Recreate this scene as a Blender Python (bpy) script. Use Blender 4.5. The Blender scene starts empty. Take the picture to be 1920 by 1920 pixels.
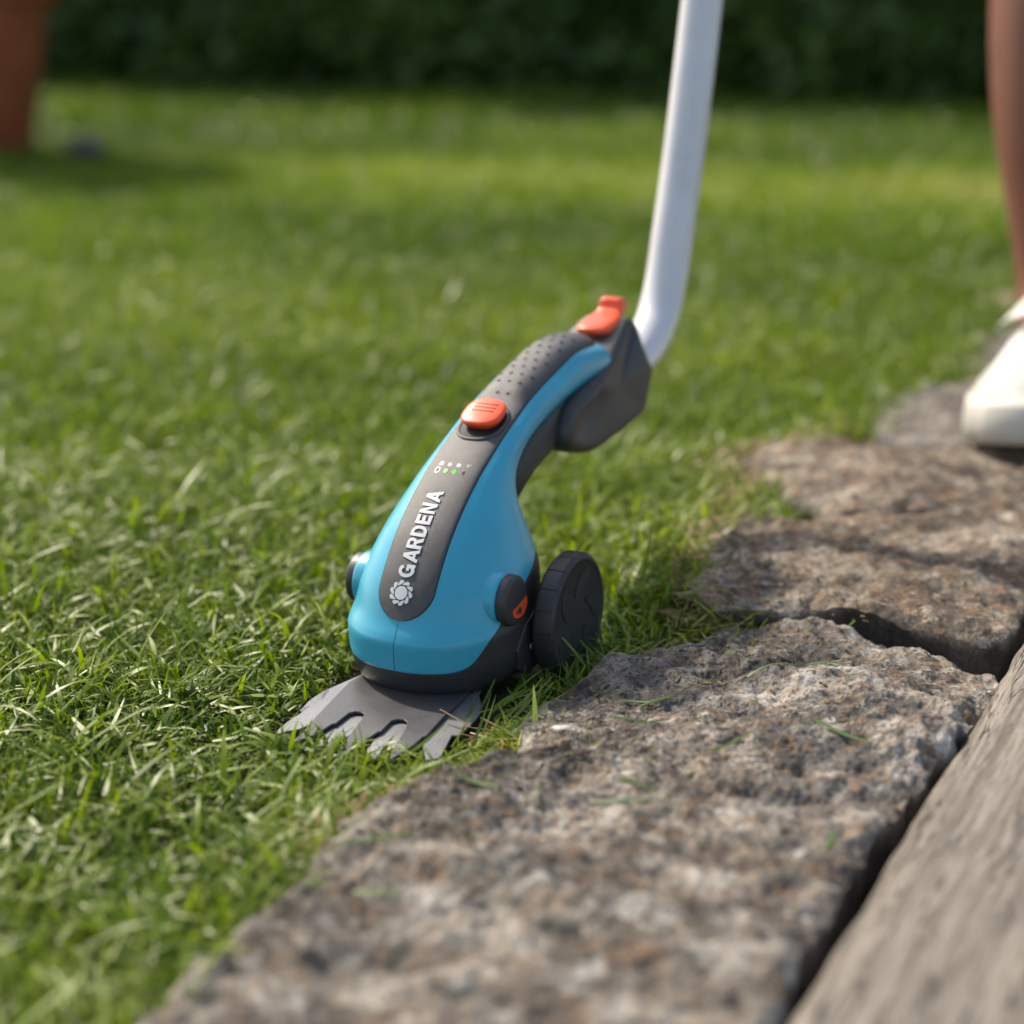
import bpy, bmesh, math, random
import numpy as np
from mathutils import Vector, Matrix, Euler
from mathutils.geometry import tessellate_polygon

random.seed(7)
rng = np.random.default_rng(11)
R = math.radians
scene = bpy.context.scene
col = scene.collection

# ------------------------------------------------------------------ camera
CAM_H = 0.3113544
cam_data = bpy.data.cameras.new("camera")
cam = bpy.data.objects.new("camera", cam_data)
col.objects.link(cam)
cam.location = (0, 0, CAM_H)
cam.rotation_euler = (R(90 - 16), 0, 0)
cam_data.sensor_width = 36
cam_data.lens = 67.5
cam_data.clip_start = 0.02
cam_data.clip_end = 400
cam_data.dof.use_dof = True
cam_data.dof.focus_distance = 0.82
cam_data.dof.aperture_fstop = 4.5
scene.camera = cam

# ------------------------------------------------------------------ sky and sun
SUN_AZ = Vector((-0.66, 0.75, 0)).normalized()      # where the sun stands: back left
SUN_EL = R(44)
world = bpy.data.worlds.new("World")
scene.world = world
world.use_nodes = True
wn = world.node_tree
wn.nodes.clear()
wo = wn.nodes.new("ShaderNodeOutputWorld")
wb = wn.nodes.new("ShaderNodeBackground")
sky = wn.nodes.new("ShaderNodeTexSky")
sky.sky_type = 'NISHITA'
sky.sun_disc = False
sky.sun_elevation = SUN_EL
sky.sun_rotation = math.atan2(SUN_AZ.x, SUN_AZ.y)
sky.air_density = 1.0
sky.dust_density = 2.5
sky.ozone_density = 1.0
wb.inputs["Strength"].default_value = 0.15
wn.links.new(sky.outputs[0], wb.inputs[0])
wn.links.new(wb.outputs[0], wo.inputs[0])

sun_d = bpy.data.lights.new("sun", 'SUN')
sun = bpy.data.objects.new("sun", sun_d)
col.objects.link(sun)
sun_d.energy = 3.0
sun_d.angle = R(2.5)
sun_d.color = (1.0, 0.96, 0.90)
sd = Vector((SUN_AZ.x * math.cos(SUN_EL), SUN_AZ.y * math.cos(SUN_EL), math.sin(SUN_EL)))
sun.rotation_euler = sd.to_track_quat('Z', 'Y').to_euler()
sun.location = (-2, 3, 4)

scene.view_settings.view_transform = 'Standard'
scene.view_settings.look = 'None'
scene.view_settings.exposure = 0.95
scene.view_settings.gamma = 1.0
scene.view_settings.use_white_balance = True
scene.view_settings.white_balance_temperature = 7300
scene.view_settings.use_curve_mapping = False
scene.render.engine = 'CYCLES'
scene.cycles.use_denoising = True
scene.cycles.max_bounces = 6
scene.cycles.transparent_max_bounces = 6


# ------------------------------------------------------------------ helpers
def tag(o, label=None, cat=None, group=None, kind=None):
    if label: o['label'] = label
    if cat: o['category'] = cat
    if group: o['group'] = group
    if kind: o['kind'] = kind
    return o


def empty(name, loc=(0, 0, 0), rz=0.0):
    o = bpy.data.objects.new(name, None)
    o.empty_display_size = 0.02
    o.location = loc
    o.rotation_euler = (0, 0, rz)
    col.objects.link(o)
    return o


def link(name, me, mat=None, parent=None, smooth=True):
    o = bpy.data.objects.new(name, me)
    col.objects.link(o)
    if mat is not None:
        me.materials.append(mat)
    if smooth:
        me.polygons.foreach_set("use_smooth", np.ones(len(me.polygons), dtype=bool))
    if parent is not None:
        o.parent = parent
    return o


def mesh(name, verts, faces, mat=None, parent=None, smooth=True):
    me = bpy.data.meshes.new(name)
    me.from_pydata([tuple(v) for v in verts], [], [tuple(f) for f in faces])
    me.update()
    return link(name, me, mat, parent, smooth)


def quads_np(name, V, Q, mat=None, parent=None, smooth=True, attrs=None):
    """fast mesh from numpy: V (n,3), Q (m,4)"""
    me = bpy.data.meshes.new(name)
    V = np.asarray(V, dtype=np.float32); Q = np.asarray(Q, dtype=np.int32)
    me.vertices.add(len(V)); me.vertices.foreach_set("co", V.ravel())
    me.loops.add(Q.size); me.loops.foreach_set("vertex_index", Q.ravel())
    me.polygons.add(len(Q))
    me.polygons.foreach_set("loop_start", np.arange(0, Q.size, Q.shape[1], dtype=np.int32))
    me.update(calc_edges=True)
    for k, a in (attrs or {}).items():
        at = me.attributes.new(k, 'FLOAT', 'POINT')
        at.data.foreach_set("value", np.asarray(a, dtype=np.float32))
    return link(name, me, mat, parent, smooth)


def grid_faces(nu, nv, wrap=False, off=0):
    i = np.arange(nu - 1)[:, None]
    if wrap:
        j = np.arange(nv)[None, :]; j2 = (j + 1) % nv
    else:
        j = np.arange(nv - 1)[None, :]; j2 = j + 1
    a = i * nv + j; b = i * nv + j2; c = (i + 1) * nv + j2; d = (i + 1) * nv + j
    return np.stack([a, b, c, d], -1).reshape(-1, 4) + off


def smooth_by_angle(o, ang=35):
    me = o.data
    bm = bmesh.new(); bm.from_mesh(me)
    for e in bm.edges:
        if len(e.link_faces) == 2 and e.calc_face_angle(0) > R(ang):
            e.smooth = False
    bm.to_mesh(me); bm.free()


def bevel(o, w, seg=2, ang=40):
    m = o.modifiers.new("bevel", 'BEVEL')
    m.width = w; m.segments = seg; m.limit_method = 'ANGLE'; m.angle_limit = R(ang)
    m.harden_normals = False
    return o


# gradient noise in numpy
_perm = np.arange(256); np.random.default_rng(5).shuffle(_perm); _perm = np.concatenate([_perm, _perm])
_g = np.random.default_rng(6).normal(size=(256, 3)); _g /= np.linalg.norm(_g, axis=1)[:, None]


def pnoise(P):
    P = np.asarray(P, float)
    i = np.floor(P).astype(int); f = P - i; i &= 255
    u = f * f * f * (f * (f * 6 - 15) + 10)
    out = 0
    for dx in (0, 1):
        for dy in (0, 1):
            for dz in (0, 1):
                h = _perm[_perm[_perm[(i[..., 0] + dx) & 255] + ((i[..., 1] + dy) & 255)] + ((i[..., 2] + dz) & 255)]
                d = f - np.array([dx, dy, dz])
                w = (u[..., 0] if dx else 1 - u[..., 0]) * (u[..., 1] if dy else 1 - u[..., 1]) * (u[..., 2] if dz else 1 - u[..., 2])
                out = out + w * (d * _g[h]).sum(-1)
    return out * 1.6


def fbm(P, oct=4, lac=2.1, gain=0.5):
    a, s, out = 1.0, 1.0, 0
    for k in range(oct):
        out = out + a * pnoise(P * s + k * 17.3)
        a *= gain; s *= lac
    return out


def in_poly(x, y, poly):
    inside = np.zeros(x.shape, bool)
    n = len(poly)
    for i in range(n):
        x0, y0 = poly[i]; x1, y1 = poly[(i + 1) % n]
        if y0 == y1:
            continue
        c = ((y0 > y) != (y1 > y)) & (x < (x1 - x0) * (y - y0) / (y1 - y0) + x0)
        inside ^= c
    return inside


# ------------------------------------------------------------------ materials
def new_mat(name):
    m = bpy.data.materials.new(name)
    m.use_nodes = True
    nt = m.node_tree
    b = nt.nodes["Principled BSDF"]
    return m, nt, b


def N(nt, typ, **kw):
    n = nt.nodes.new(typ)
    for k, v in kw.items():
        if k.startswith("i_"):
            n.inputs[k[2:].replace("_", " ")].default_value = v
        else:
            setattr(n, k, v)
    return n


def ramp(nt, fac, stops):
    r = nt.nodes.new("ShaderNodeValToRGB")
    e = r.color_ramp.elements
    while len(e) < len(stops): e.new(0.5)
    for el, (p, c) in zip(e, stops):
        el.position = p
        el.color = (*c, 1) if len(c) == 3 else c
    nt.links.new(fac, r.inputs[0])
    return r


def mixc(nt, fac, a, b, mode='MIX'):
    m = nt.nodes.new("ShaderNodeMix"); m.data_type = 'RGBA'; m.blend_type = mode
    for s, v in ((m.inputs[0], fac), (m.inputs[6], a), (m.inputs[7], b)):
        if hasattr(v, "is_linked"): nt.links.new(v, s)
        elif isinstance(v, (int, float)): s.default_value = v
        else: s.default_value = (*v, 1)
    return m.outputs[2]


def bump(nt, b, h, strength=0.3, dist=0.001, prev=None):
    n = nt.nodes.new("ShaderNodeBump")
    n.inputs["Strength"].default_value = strength
    n.inputs["Distance"].default_value = dist
    nt.links.new(h, n.inputs["Height"])
    if prev is not None: nt.links.new(prev, n.inputs["Normal"])
    nt.links.new(n.outputs[0], b.inputs["Normal"])
    return n.outputs[0]


def plastic(name, c, rough=0.4, grain=0.0, gscale=900, spec=0.5, coat=0.0, sparkle=0.0):
    m, nt, b = new_mat(name)
    tc = N(nt, "ShaderNodeTexCoord")
    n1 = N(nt, "ShaderNodeTexNoise", i_Scale=40.0, i_Detail=4.0)
    nt.links.new(tc.outputs["Object"], n1.inputs["Vector"])
    r1 = ramp(nt, n1.outputs[0], [(0.3, tuple(v * 0.93 for v in c)), (0.7, tuple(min(1, v * 1.05) for v in c))])
    out = r1.outputs[0]
    if sparkle > 0:  # pale specks paint the grain's sparkle into the colour
        n3 = N(nt, "ShaderNodeTexNoise", i_Scale=5200.0, i_Detail=2.0)
        nt.links.new(tc.outputs["Object"], n3.inputs["Vector"])
        r3 = ramp(nt, n3.outputs[0], [(0.63, (0, 0, 0)), (0.72, (sparkle, sparkle, sparkle))])
        out = mixc(nt, r3.outputs[0], out, (0.45, 0.44, 0.42))
    nt.links.new(out, b.inputs["Base Color"])
    b.inputs["Roughness"].default_value = rough
    b.inputs["Specular IOR Level"].default_value = spec
    b.inputs["Coat Weight"].default_value = coat
    rr = ramp(nt, n1.outputs[0], [(0.3, (rough * 0.9,) * 3), (0.7, (min(1, rough * 1.12),) * 3)])
    nt.links.new(rr.outputs[0], b.inputs["Roughness"])
    if grain > 0:
        n2 = N(nt, "ShaderNodeTexNoise", i_Scale=float(gscale), i_Detail=2.0)
        nt.links.new(tc.outputs["Object"], n2.inputs["Vector"])
        bump(nt, b, n2.outputs[0], grain, 0.0004)
    return m


M_turq = plastic("turquoise_plastic", (0.022, 0.315, 0.450), 0.32, grain=0.05, gscale=1800)
M_strip = plastic("charcoal_textured_plastic", (0.042, 0.042, 0.044), 0.42, grain=0.5, gscale=5200, sparkle=0.35)
M_grip = plastic("charcoal_soft_grip", (0.05, 0.05, 0.052), 0.5, grain=0.3, gscale=1500)
M_black = plastic("black_plastic", (0.030, 0.030, 0.031), 0.48, grain=0.15, gscale=1500)
M_dark = plastic("dark_plastic", (0.032, 0.032, 0.033), 0.5, grain=0.15, gscale=1500)
M_rubber = plastic("tyre_plastic", (0.022, 0.022, 0.022), 0.55, grain=0.2, gscale=1200)
M_orange = plastic("orange_plastic", (0.80, 0.085, 0.020), 0.34)
M_orange_d = plastic("dark_orange_plastic", (0.42, 0.035, 0.012), 0.4)
M_white = plastic("pale_grey_print", (0.62, 0.62, 0.62), 0.4)
M_pole = plastic("white_lacquered_tube", (0.56, 0.56, 0.58), 0.3, coat=0.3)
M_seam = plastic("seam_shadow_teal", (0.008, 0.09, 0.14), 0.5)
M_gap = plastic("recess_black", (0.006, 0.006, 0.006), 0.7)
M_logo_gap = M_strip


def metal_mat(name, c, rough):
    m, nt, b = new_mat(name)
    tc = N(nt, "ShaderNodeTexCoord")
    n = N(nt, "ShaderNodeTexNoise", i_Scale=1400.0, i_Detail=3.0)
    n2 = N(nt, "ShaderNodeTexNoise", i_Scale=60.0, i_Detail=4.0)
    nt.links.new(tc.outputs["Object"], n.inputs["Vector"]); nt.links.new(tc.outputs["Object"], n2.inputs["Vector"])
    r = ramp(nt, n.outputs[0], [(0.35, tuple(v * 0.8 for v in c)), (0.65, tuple(v * 1.15 for v in c))])
    nt.links.new(r.outputs[0], b.inputs["Base Color"])
    b.inputs["Metallic"].default_value = 0.55
    r2 = ramp(nt, n2.outputs[0], [(0.3, (rough - .06,) * 3), (0.7, (rough + .08,) * 3)])
    nt.links.new(r2.outputs[0], b.inputs["Roughness"])
    bump(nt, b, n.outputs[0], 0.25, 0.0002)
    return m


M_blade_low = metal_mat("coated_blade_light", (0.235, 0.235, 0.24), 0.40)
M_blade_up = metal_mat("coated_blade_dark", (0.095, 0.095, 0.098), 0.40)


def led_mat():
    m, nt, b = new_mat("green_led")
    b.inputs["Base Color"].default_value = (0.02, 0.35, 0.03, 1)
    b.inputs["Emission Color"].default_value = (0.05, 0.75, 0.06, 1)
    b.inputs["Emission Strength"].default_value = 0.35
    b.inputs["Roughness"].default_value = 0.25
    return m


M_led = led_mat()


def grass_mat(name, stops, trans=0.38, rough=0.41):
    m, nt, b = new_mat(name)
    at = N(nt, "ShaderNodeAttribute", attribute_name="tint")
    r = ramp(nt, at.outputs["Fac"], stops)
    av = N(nt, "ShaderNodeAttribute", attribute_name="along")
    # paler towards each tip; shade at the roots is painted in
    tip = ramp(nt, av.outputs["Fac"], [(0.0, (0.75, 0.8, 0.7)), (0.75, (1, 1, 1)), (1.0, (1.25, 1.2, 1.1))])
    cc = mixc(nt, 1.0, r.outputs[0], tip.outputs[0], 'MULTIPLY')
    nt.links.new(cc, b.inputs["Base Color"])
    b.inputs["Roughness"].default_value = rough
    b.inputs["Specular IOR Level"].default_value = 0.36
    tr = N(nt, "ShaderNodeBsdfTranslucent")
    c2 = mixc(nt, 1.0, cc, (1.35, 1.4, 0.35), 'MULTIPLY')
    nt.links.new(c2, tr.inputs[0])
    ms = N(nt, "ShaderNodeMixShader"); ms.inputs[0].default_value = trans
    nt.links.new(b.outputs[0], ms.inputs[1]); nt.links.new(tr.outputs[0], ms.inputs[2])
    nt.links.new(ms.outputs[0], nt.nodes["Material Output"].inputs[0])
    return m


GRASS_STOPS = [(0.0, (0.030, 0.068, 0.004)), (0.35, (0.095, 0.160, 0.009)), (0.6, (0.165, 0.235, 0.014)),
               (0.8, (0.22, 0.29, 0.035)), (0.92, (0.30, 0.34, 0.15)), (1.0, (0.38, 0.32, 0.16))]
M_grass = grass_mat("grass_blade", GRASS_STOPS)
M_leaf = grass_mat("hedge_leaf", [(0, (0.03, 0.07, 0.014)), (0.6, (0.07, 0.13, 0.025)), (1, (0.13, 0.20, 0.04))], 0.12)


def ground_mat():
    m, nt, b = new_mat("lawn_soil")
    tc = N(nt, "ShaderNodeTexCoord")
    n = N(nt, "ShaderNodeTexNoise", i_Scale=90.0, i_Detail=8.0, i_Roughness=0.7)
    n2 = N(nt, "ShaderNodeTexNoise", i_Scale=1.1, i_Detail=5.0)
    nt.links.new(tc.outputs["Object"], n.inputs["Vector"]); nt.links.new(tc.outputs["Object"], n2.inputs["Vector"])
    r = ramp(nt, n.outputs[0], [(0.3, (0.03, 0.024, 0.014)), (0.5, (0.055, 0.06, 0.02)), (0.7, (0.16, 0.12, 0.06))])
    rg = ramp(nt, n2.outputs[0], [(0.35, (0.05, 0.095, 0.018)), (0.65, (0.10, 0.15, 0.028))])
    # beyond the built blades the sheet itself is turf coloured
    sep = N(nt, "ShaderNodeSeparateXYZ"); nt.links.new(tc.outputs["Object"], sep.inputs[0])
    mr = N(nt, "ShaderNodeMapRange"); mr.inputs[1].default_value = 1.2; mr.inputs[2].default_value = 4.0
    nt.links.new(sep.outputs["Y"], mr.inputs[0])
    nt.links.new(mixc(nt, mr.outputs[0], r.outputs[0], rg.outputs[0]), b.inputs["Base Color"])
    b.inputs["Roughness"].default_value = 0.95
    bump(nt, b, n.outputs[0], 0.8, 0.004)
    return m


M_ground = ground_mat()


def stone_mat(name, warm=0.5, dark=0.5, shift=0.0, tone=(1, 1, 1)):
    m, nt, b = new_mat(name)
    tc = N(nt, "ShaderNodeTexCoord")
    mp = N(nt, "ShaderNodeMapping"); mp.inputs["Location"].default_value = (shift, shift * 1.7, 0)
    nt.links.new(tc.outputs["Object"], mp.inputs[0])
    V = mp.outputs[0]

    def noise(s, d=6.0, r=0.6, dist=0.0):
        n = N(nt, "ShaderNodeTexNoise", i_Scale=float(s), i_Detail=d, i_Roughness=r, i_Distortion=dist)
        nt.links.new(V, n.inputs["Vector"]); return n.outputs[0]
    big = noise(15, 9, 0.62, 0.6)
    mid = noise(78, 10, 0.78, 0.3)
    fine = noise(520, 6, 0.78)
    base = ramp(nt, big, [(0.40, (0.065, 0.060, 0.055)), (0.47, (0.17, 0.152, 0.130)), (0.53, (0.29, 0.262, 0.225)), (0.60, (0.47, 0.44, 0.40))])
    c = base.outputs[0]
    c = mixc(nt, ramp(nt, mid, [(0.42, (0.8,) * 3), (0.485, (0, 0, 0))]).outputs[0], c, (0.07, 0.063, 0.056))
    c = mixc(nt, ramp(nt, mid, [(0.52, (0, 0, 0)), (0.60, (0.75,) * 3)]).outputs[0], c, (0.42, 0.395, 0.36))
    c = mixc(nt, ramp(nt, noise(24, 8, 0.68, 0.8), [(0.50, (0, 0, 0)), (0.60, (0.85 * dark,) * 3)]).outputs[0], c, (0.07, 0.068, 0.070))
    c = mixc(nt, ramp(nt, noise(50, 7, 0.75, 0.4), [(0.50, (0, 0, 0)), (0.60, (0.75 * warm,) * 3)]).outputs[0], c, (0.24, 0.135, 0.065))
    c = mixc(nt, ramp(nt, noise(210, 4, 0.6), [(0.56, (0, 0, 0)), (0.64, (0.7 * warm,) * 3)]).outputs[0], c, (0.42, 0.20, 0.06))
    c = mixc(nt, ramp(nt, noise(58, 8, 0.72, 0.25), [(0.565, (0, 0, 0)), (0.64, (0.8,) * 3)]).outputs[0], c, (0.56, 0.54, 0.50))
    c = mixc(nt, ramp(nt, fine, [(0.40, (0.85,) * 3), (0.475, (0, 0, 0))]).outputs[0], c, (0.045, 0.042, 0.038))
    c = mixc(nt, ramp(nt, fine, [(0.57, (0, 0, 0)), (0.66, (0.55,) * 3)]).outputs[0], c, (0.58, 0.54, 0.48))
    # the sides are mixed darker than the top (attribute written with the mesh)
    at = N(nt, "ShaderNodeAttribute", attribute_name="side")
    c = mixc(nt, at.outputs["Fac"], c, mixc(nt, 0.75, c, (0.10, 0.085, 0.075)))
    c = mixc(nt, 1.0, c, tone, 'MULTIPLY')
    st_ = N(nt, "ShaderNodeAttribute", attribute_name="stain_shade")  # dark lichen patch plus the tool's shadow, both put into the colour
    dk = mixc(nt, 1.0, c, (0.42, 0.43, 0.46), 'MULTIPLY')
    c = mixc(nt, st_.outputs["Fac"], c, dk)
    nt.links.new(c, b.inputs["Base Color"])
    b.inputs["Roughness"].default_value = 0.85
    b.inputs["Specular IOR Level"].default_value = 0.35
    p = bump(nt, b, mid, 0.9, 0.004)
    p = bump(nt, b, noise(240, 6, 0.7), 0.9, 0.0016, p)
    bump(nt, b, fine, 0.8, 0.0006, p)
    return m


M_stone = stone_mat("weathered_stone", 0.5, 0.95, 0.0, (1.14, 1.12, 1.07))
M_stone2 = stone_mat("warm_weathered_stone", 0.65, 0.6, 3.3, (0.98, 0.89, 0.77))
M_stone3 = stone_mat("grey_weathered_stone", 0.25, 0.7, 7.1, (0.72, 0.70, 0.68))


def wood_mat():
    m, nt, b = new_mat("weathered_oak")
    tc = N(nt, "ShaderNodeTexCoord")
    mp = N(nt, "ShaderNodeMapping"); mp.inputs["Scale"].default_value = (1, 0.07, 1)
    nt.links.new(tc.outputs["Object"], mp.inputs[0])
    warp = N(nt, "ShaderNodeTexNoise", i_Scale=9.0, i_Detail=3.0)
    nt.links.new(mp.outputs[0], warp.inputs["Vector"])
    add = N(nt, "ShaderNodeVectorMath", operation='MULTIPLY_ADD')
    nt.links.new(warp.outputs["Color"], add.inputs[0]); add.inputs[1].default_value = (0.02, 0.02, 0.02)
    nt.links.new(mp.outputs[0], add.inputs[2])

    def noise(s, d=5.0, r=0.65):
        n = N(nt, "ShaderNodeTexNoise", i_Scale=float(s), i_Detail=d, i_Roughness=r)
        nt.links.new(add.outputs[0], n.inputs["Vector"]); return n.outputs[0]
    g = noise(620, 6, 0.7); g2 = noise(110)
    c = ramp(nt, g, [(0.36, (0.10, 0.086, 0.070)), (0.48, (0.172, 0.148, 0.120)), (0.62, (0.245, 0.215, 0.178))]).outputs[0]
    c = mixc(nt, ramp(nt, g2, [(0.40, (0.6,) * 3), (0.55, (0, 0, 0))]).outputs[0], c, (0.10, 0.082, 0.064))
    w = N(nt, "ShaderNodeTexWave", wave_type='BANDS', bands_direction='X', i_Scale=28.0, i_Distortion=5.0, i_Detail=3.0)
    w.inputs["Detail Scale"].default_value = 3.0
    nt.links.new(add.outputs[0], w.inputs["Vector"])
    c = mixc(nt, ramp(nt, w.outputs["Color"], [(0.0, (0.6,) * 3), (0.35, (0, 0, 0))]).outputs[0], c, (0.085, 0.07, 0.055))
    # short drying cracks
    mp2 = N(nt, "ShaderNodeMapping"); mp2.inputs["Scale"].default_value = (1, 0.075, 1); mp2.inputs["Rotation"].default_value = (0, 0, R(3))
    nt.links.new(tc.outputs["Object"], mp2.inputs[0])
    v = N(nt, "ShaderNodeTexNoise", i_Scale=210.0, i_Detail=3.0, i_Roughness=0.55, i_Distortion=0.25)
    nt.links.new(mp2.outputs[0], v.inputs["Vector"])
    crack = ramp(nt, v.outputs[0], [(0.480, (0, 0, 0)), (0.497, (1, 1, 1)), (0.503, (1, 1, 1)), (0.52, (0, 0, 0))])
    gate = N(nt, "ShaderNodeTexNoise", i_Scale=26.0, i_Detail=2.0)
    nt.links.new(mp2.outputs[0], gate.inputs["Vector"])
    gr = ramp(nt, gate.outputs[0], [(0.44, (0, 0, 0)), (0.52, (1, 1, 1))])
    cf = mixc(nt, 1.0, crack.outputs[0], gr.outputs[0], 'MULTIPLY')
    c = mixc(nt, cf, c, (0.03, 0.024, 0.02))
    nt.links.new(c, b.inputs["Base Color"])
    b.inputs["Roughness"].default_value = 0.8
    p = bump(nt, b, g, 0.5, 0.001)
    inv = N(nt, "ShaderNodeInvert"); nt.links.new(cf, inv.inputs["Color"])
    bump(nt, b, inv.outputs[0], 0.9, 0.002, p)
    return m


M_wood = wood_mat()


def simple_mat(name, c, rough=0.6, nscale=30.0, var=0.15, bumpy=0.0, sss=0.0):
    m, nt, b = new_mat(name)
    tc = N(nt, "ShaderNodeTexCoord")
    n = N(nt, "ShaderNodeTexNoise", i_Scale=nscale, i_Detail=6.0)
    nt.links.new(tc.outputs["Object"], n.inputs["Vector"])
    r = ramp(nt, n.outputs[0], [(0.3, tuple(v * (1 - var) for v in c)), (0.7, tuple(min(1, v * (1 + var)) for v in c))])
    nt.links.new(r.outputs[0], b.inputs["Base Color"])
    b.inputs["Roughness"].default_value = rough
    b.inputs["Subsurface Weight"].default_value = sss
    b.inputs["Subsurface Scale"].default_value = 0.005
    if bumpy: bump(nt, b, n.outputs[0], bumpy, 0.002)
    return m


M_skin = simple_mat("skin", (0.18, 0.066, 0.045), 0.5, 25, 0.1, 0.1, 0.15)  # darkened: shade of the unbuilt torso put into the skin colour
M_canvas = simple_mat("white_canvas", (0.56, 0.55, 0.52), 0.8, 180, 0.1, 0.3)
M_cap = simple_mat("cream_rubber", (0.44, 0.43, 0.385), 0.6, 40, 0.07, 0.1)
M_lace = simple_mat("white_lace", (0.55, 0.54, 0.5), 0.8, 300, 0.1, 0.2)
M_shorts = simple_mat("denim", (0.06, 0.09, 0.17), 0.85, 300, 0.3, 0.3)
M_terra = simple_mat("terracotta", (0.30, 0.07, 0.025), 0.75, 20, 0.2, 0.2)
M_bark = simple_mat("branch_bark", (0.09, 0.065, 0.045), 0.9, 60, 0.3, 0.5)
M_soil = simple_mat("potting_soil", (0.03, 0.02, 0.013), 0.95, 80, 0.4, 0.8)
M_flake = simple_mat("pale_flake", (0.40, 0.40, 0.37), 0.7, 300, 0.15, 0.4)
M_darkstone = simple_mat("dark_pebble", (0.06, 0.055, 0.05), 0.7, 60, 0.3, 0.4)
M_wrack = grass_mat("cut_grass", [(0, (0.04, 0.11, 0.015)), (0.5, (0.08, 0.16, 0.03)), (1, (0.16, 0.22, 0.05))], 0.25)

# ------------------------------------------------------------------ where the tool stands
YAW = R(26.4)
W0 = np.array([0.03020833, 0.81578107, 0.0])
FWD = np.array([-math.sin(YAW), -math.cos(YAW), 0]); LAT = np.array([math.cos(YAW), -math.sin(YAW), 0])
TOOL_O = W0 - LAT * 0.053

# ------------------------------------------------------------------ stone outlines (metres, seen from above)
ST1 = [(-0.120, 0.44), (-0.095, 0.53), (-0.07, 0.582), (-0.062, 0.617), (-0.053, 0.642), (-0.043, 0.660), (-0.028, 0.672), (-0.011, 0.676),
       (0.001, 0.682), (0.006, 0.694), (0.006, 0.712), (0.006, 0.734), (0.011, 0.752), (0.026, 0.772), (0.038, 0.788), (0.058, 0.810),
       (0.079, 0.822), (0.1, 0.837), (0.125, 0.846), (0.141, 0.844), (0.163, 0.828), (0.185, 0.808), (0.200, 0.790), (0.208, 0.770),
       (0.205, 0.753), (0.194, 0.732), (0.177, 0.706), (0.159, 0.677), (0.146, 0.652), (0.133, 0.626), (0.123, 0.605), (0.111, 0.582),
       (0.089, 0.53), (0.049, 0.44)]
ST2 = [(0.088, 0.864), (0.093, 0.92), (0.102, 0.967), (0.114, 0.998), (0.129, 1.008), (0.164, 1.000), (0.221, 1.010), (0.264, 1.005), (0.296, 0.995),
       (0.292, 0.962), (0.262, 0.90), (0.240, 0.852), (0.222, 0.816), (0.213, 0.808), (0.195, 0.822), (0.178, 0.836), (0.160, 0.846), (0.139, 0.854), (0.113, 0.848), (0.096, 0.850)]
ST3 = [(0.132, 1.150), (0.165, 1.182), (0.23, 1.180), (0.274, 1.175), (0.34, 1.172), (0.375, 1.155), (0.345, 1.09), (0.305, 1.016), (0.28, 1.018), (0.22, 1.024), (0.172, 1.020), (0.150, 1.05), (0.140, 1.09)]
ST4 = [(0.232, 1.19), (0.245, 1.28), (0.272, 1.345), (0.34, 1.375), (0.42, 1.37), (0.455, 1.35), (0.43, 1.28), (0.385, 1.19), (0.33, 1.187)]
ST5 = [(0.345, 1.395), (0.37, 1.50), (0.42, 1.60), (0.50, 1.60), (0.555, 1.57), (0.51, 1.47), (0.468, 1.375), (0.42, 1.385)]
ST6 = [(0.445, 1.63), (0.48, 1.78), (0.55, 1.90), (0.63, 1.87), (0.68, 1.83), (0.62, 1.72), (0.565, 1.60), (0.50, 1.62)]
STONES = [ST1, ST2, ST3, ST4, ST5, ST6]


def plank_edge(y):
    return 0.123 + 0.4637 * (y - 0.583)


_bl = np.array([(-0.20, 0.2), (-0.12, 0.44), (-0.07, 0.582), (-0.04, 0.662), (0.004, 0.69), (0.01, 0.735), (0.042, 0.777), (0.08, 0.81), (0.1, 0.835), (0.09, 0.864), (0.1, 0.967),
                (0.122, 1.0), (0.138, 1.09), (0.131, 1.154), (0.195, 1.19), (0.24, 1.28), (0.3, 1.36), (0.37, 1.5), (0.46, 1.65), (0.55, 1.9), (1.2, 3.0)])


def border_x(y):
    return np.interp(y, _bl[:, 1], _bl[:, 0])


def lawn_h(x, y):
    P = np.stack([x * 6, y * 6, np.zeros_like(x)], -1)
    P2 = np.stack([x * 0.9, y * 0.9, np.full_like(x, 3.0)], -1)
    d = np.clip(border_x(y) - x, 0, None)
    rim = 0.011 * np.exp(-(d / 0.05) ** 2) * (np.clip((y - 0.82) / 0.05, 0, 1) + np.clip((0.655 - y) / 0.03, 0, 1) * 0.5) * (x < border_x(y) + 0.05) * (y < 2.2)
    return 0.003 * pnoise(P) + 0.02 * pnoise(P2) * np.clip((y - 1.1) / 2, 0, 1) + rim


# ------------------------------------------------------------------ ground sheet
def axis(a, b, step, lo, hi):
    mid = np.arange(a, b, step)
    left = []; v, s = a, step
    while v > lo: s *= 1.22; v -= s; left.append(v)
    right = []; v, s = b, step
    while v < hi: s *= 1.22; v += s; right.append(v)
    return np.array(left[::-1] + list(mid) + right)


gx = axis(-0.3, 0.6, 0.006, -120, 120)
gy = axis(0.35, 1.7, 0.006, -40, 200)
GX, GY = np.meshgrid(gx, gy)
edge = border_x(GY) + 0.022
cut = np.clip((GX - edge) / 0.014, 0, 1) * (GY > 0.0) * (GY < 2.6) * (GX < 3)
GZ = lawn_h(GX, GY) * (1 - cut) - 0.001 - 0.06 * cut
GZ += 0.002 * fbm(np.stack([GX * 60, GY * 60, GX * 0], -1), 3) * (np.abs(GX) < 1)
V = np.stack([GX, GY, GZ], -1).reshape(-1, 3)
g = quads_np("ground", V, grid_faces(len(gy), len(gx)), M_ground)
tag(g, kind='structure')


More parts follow.
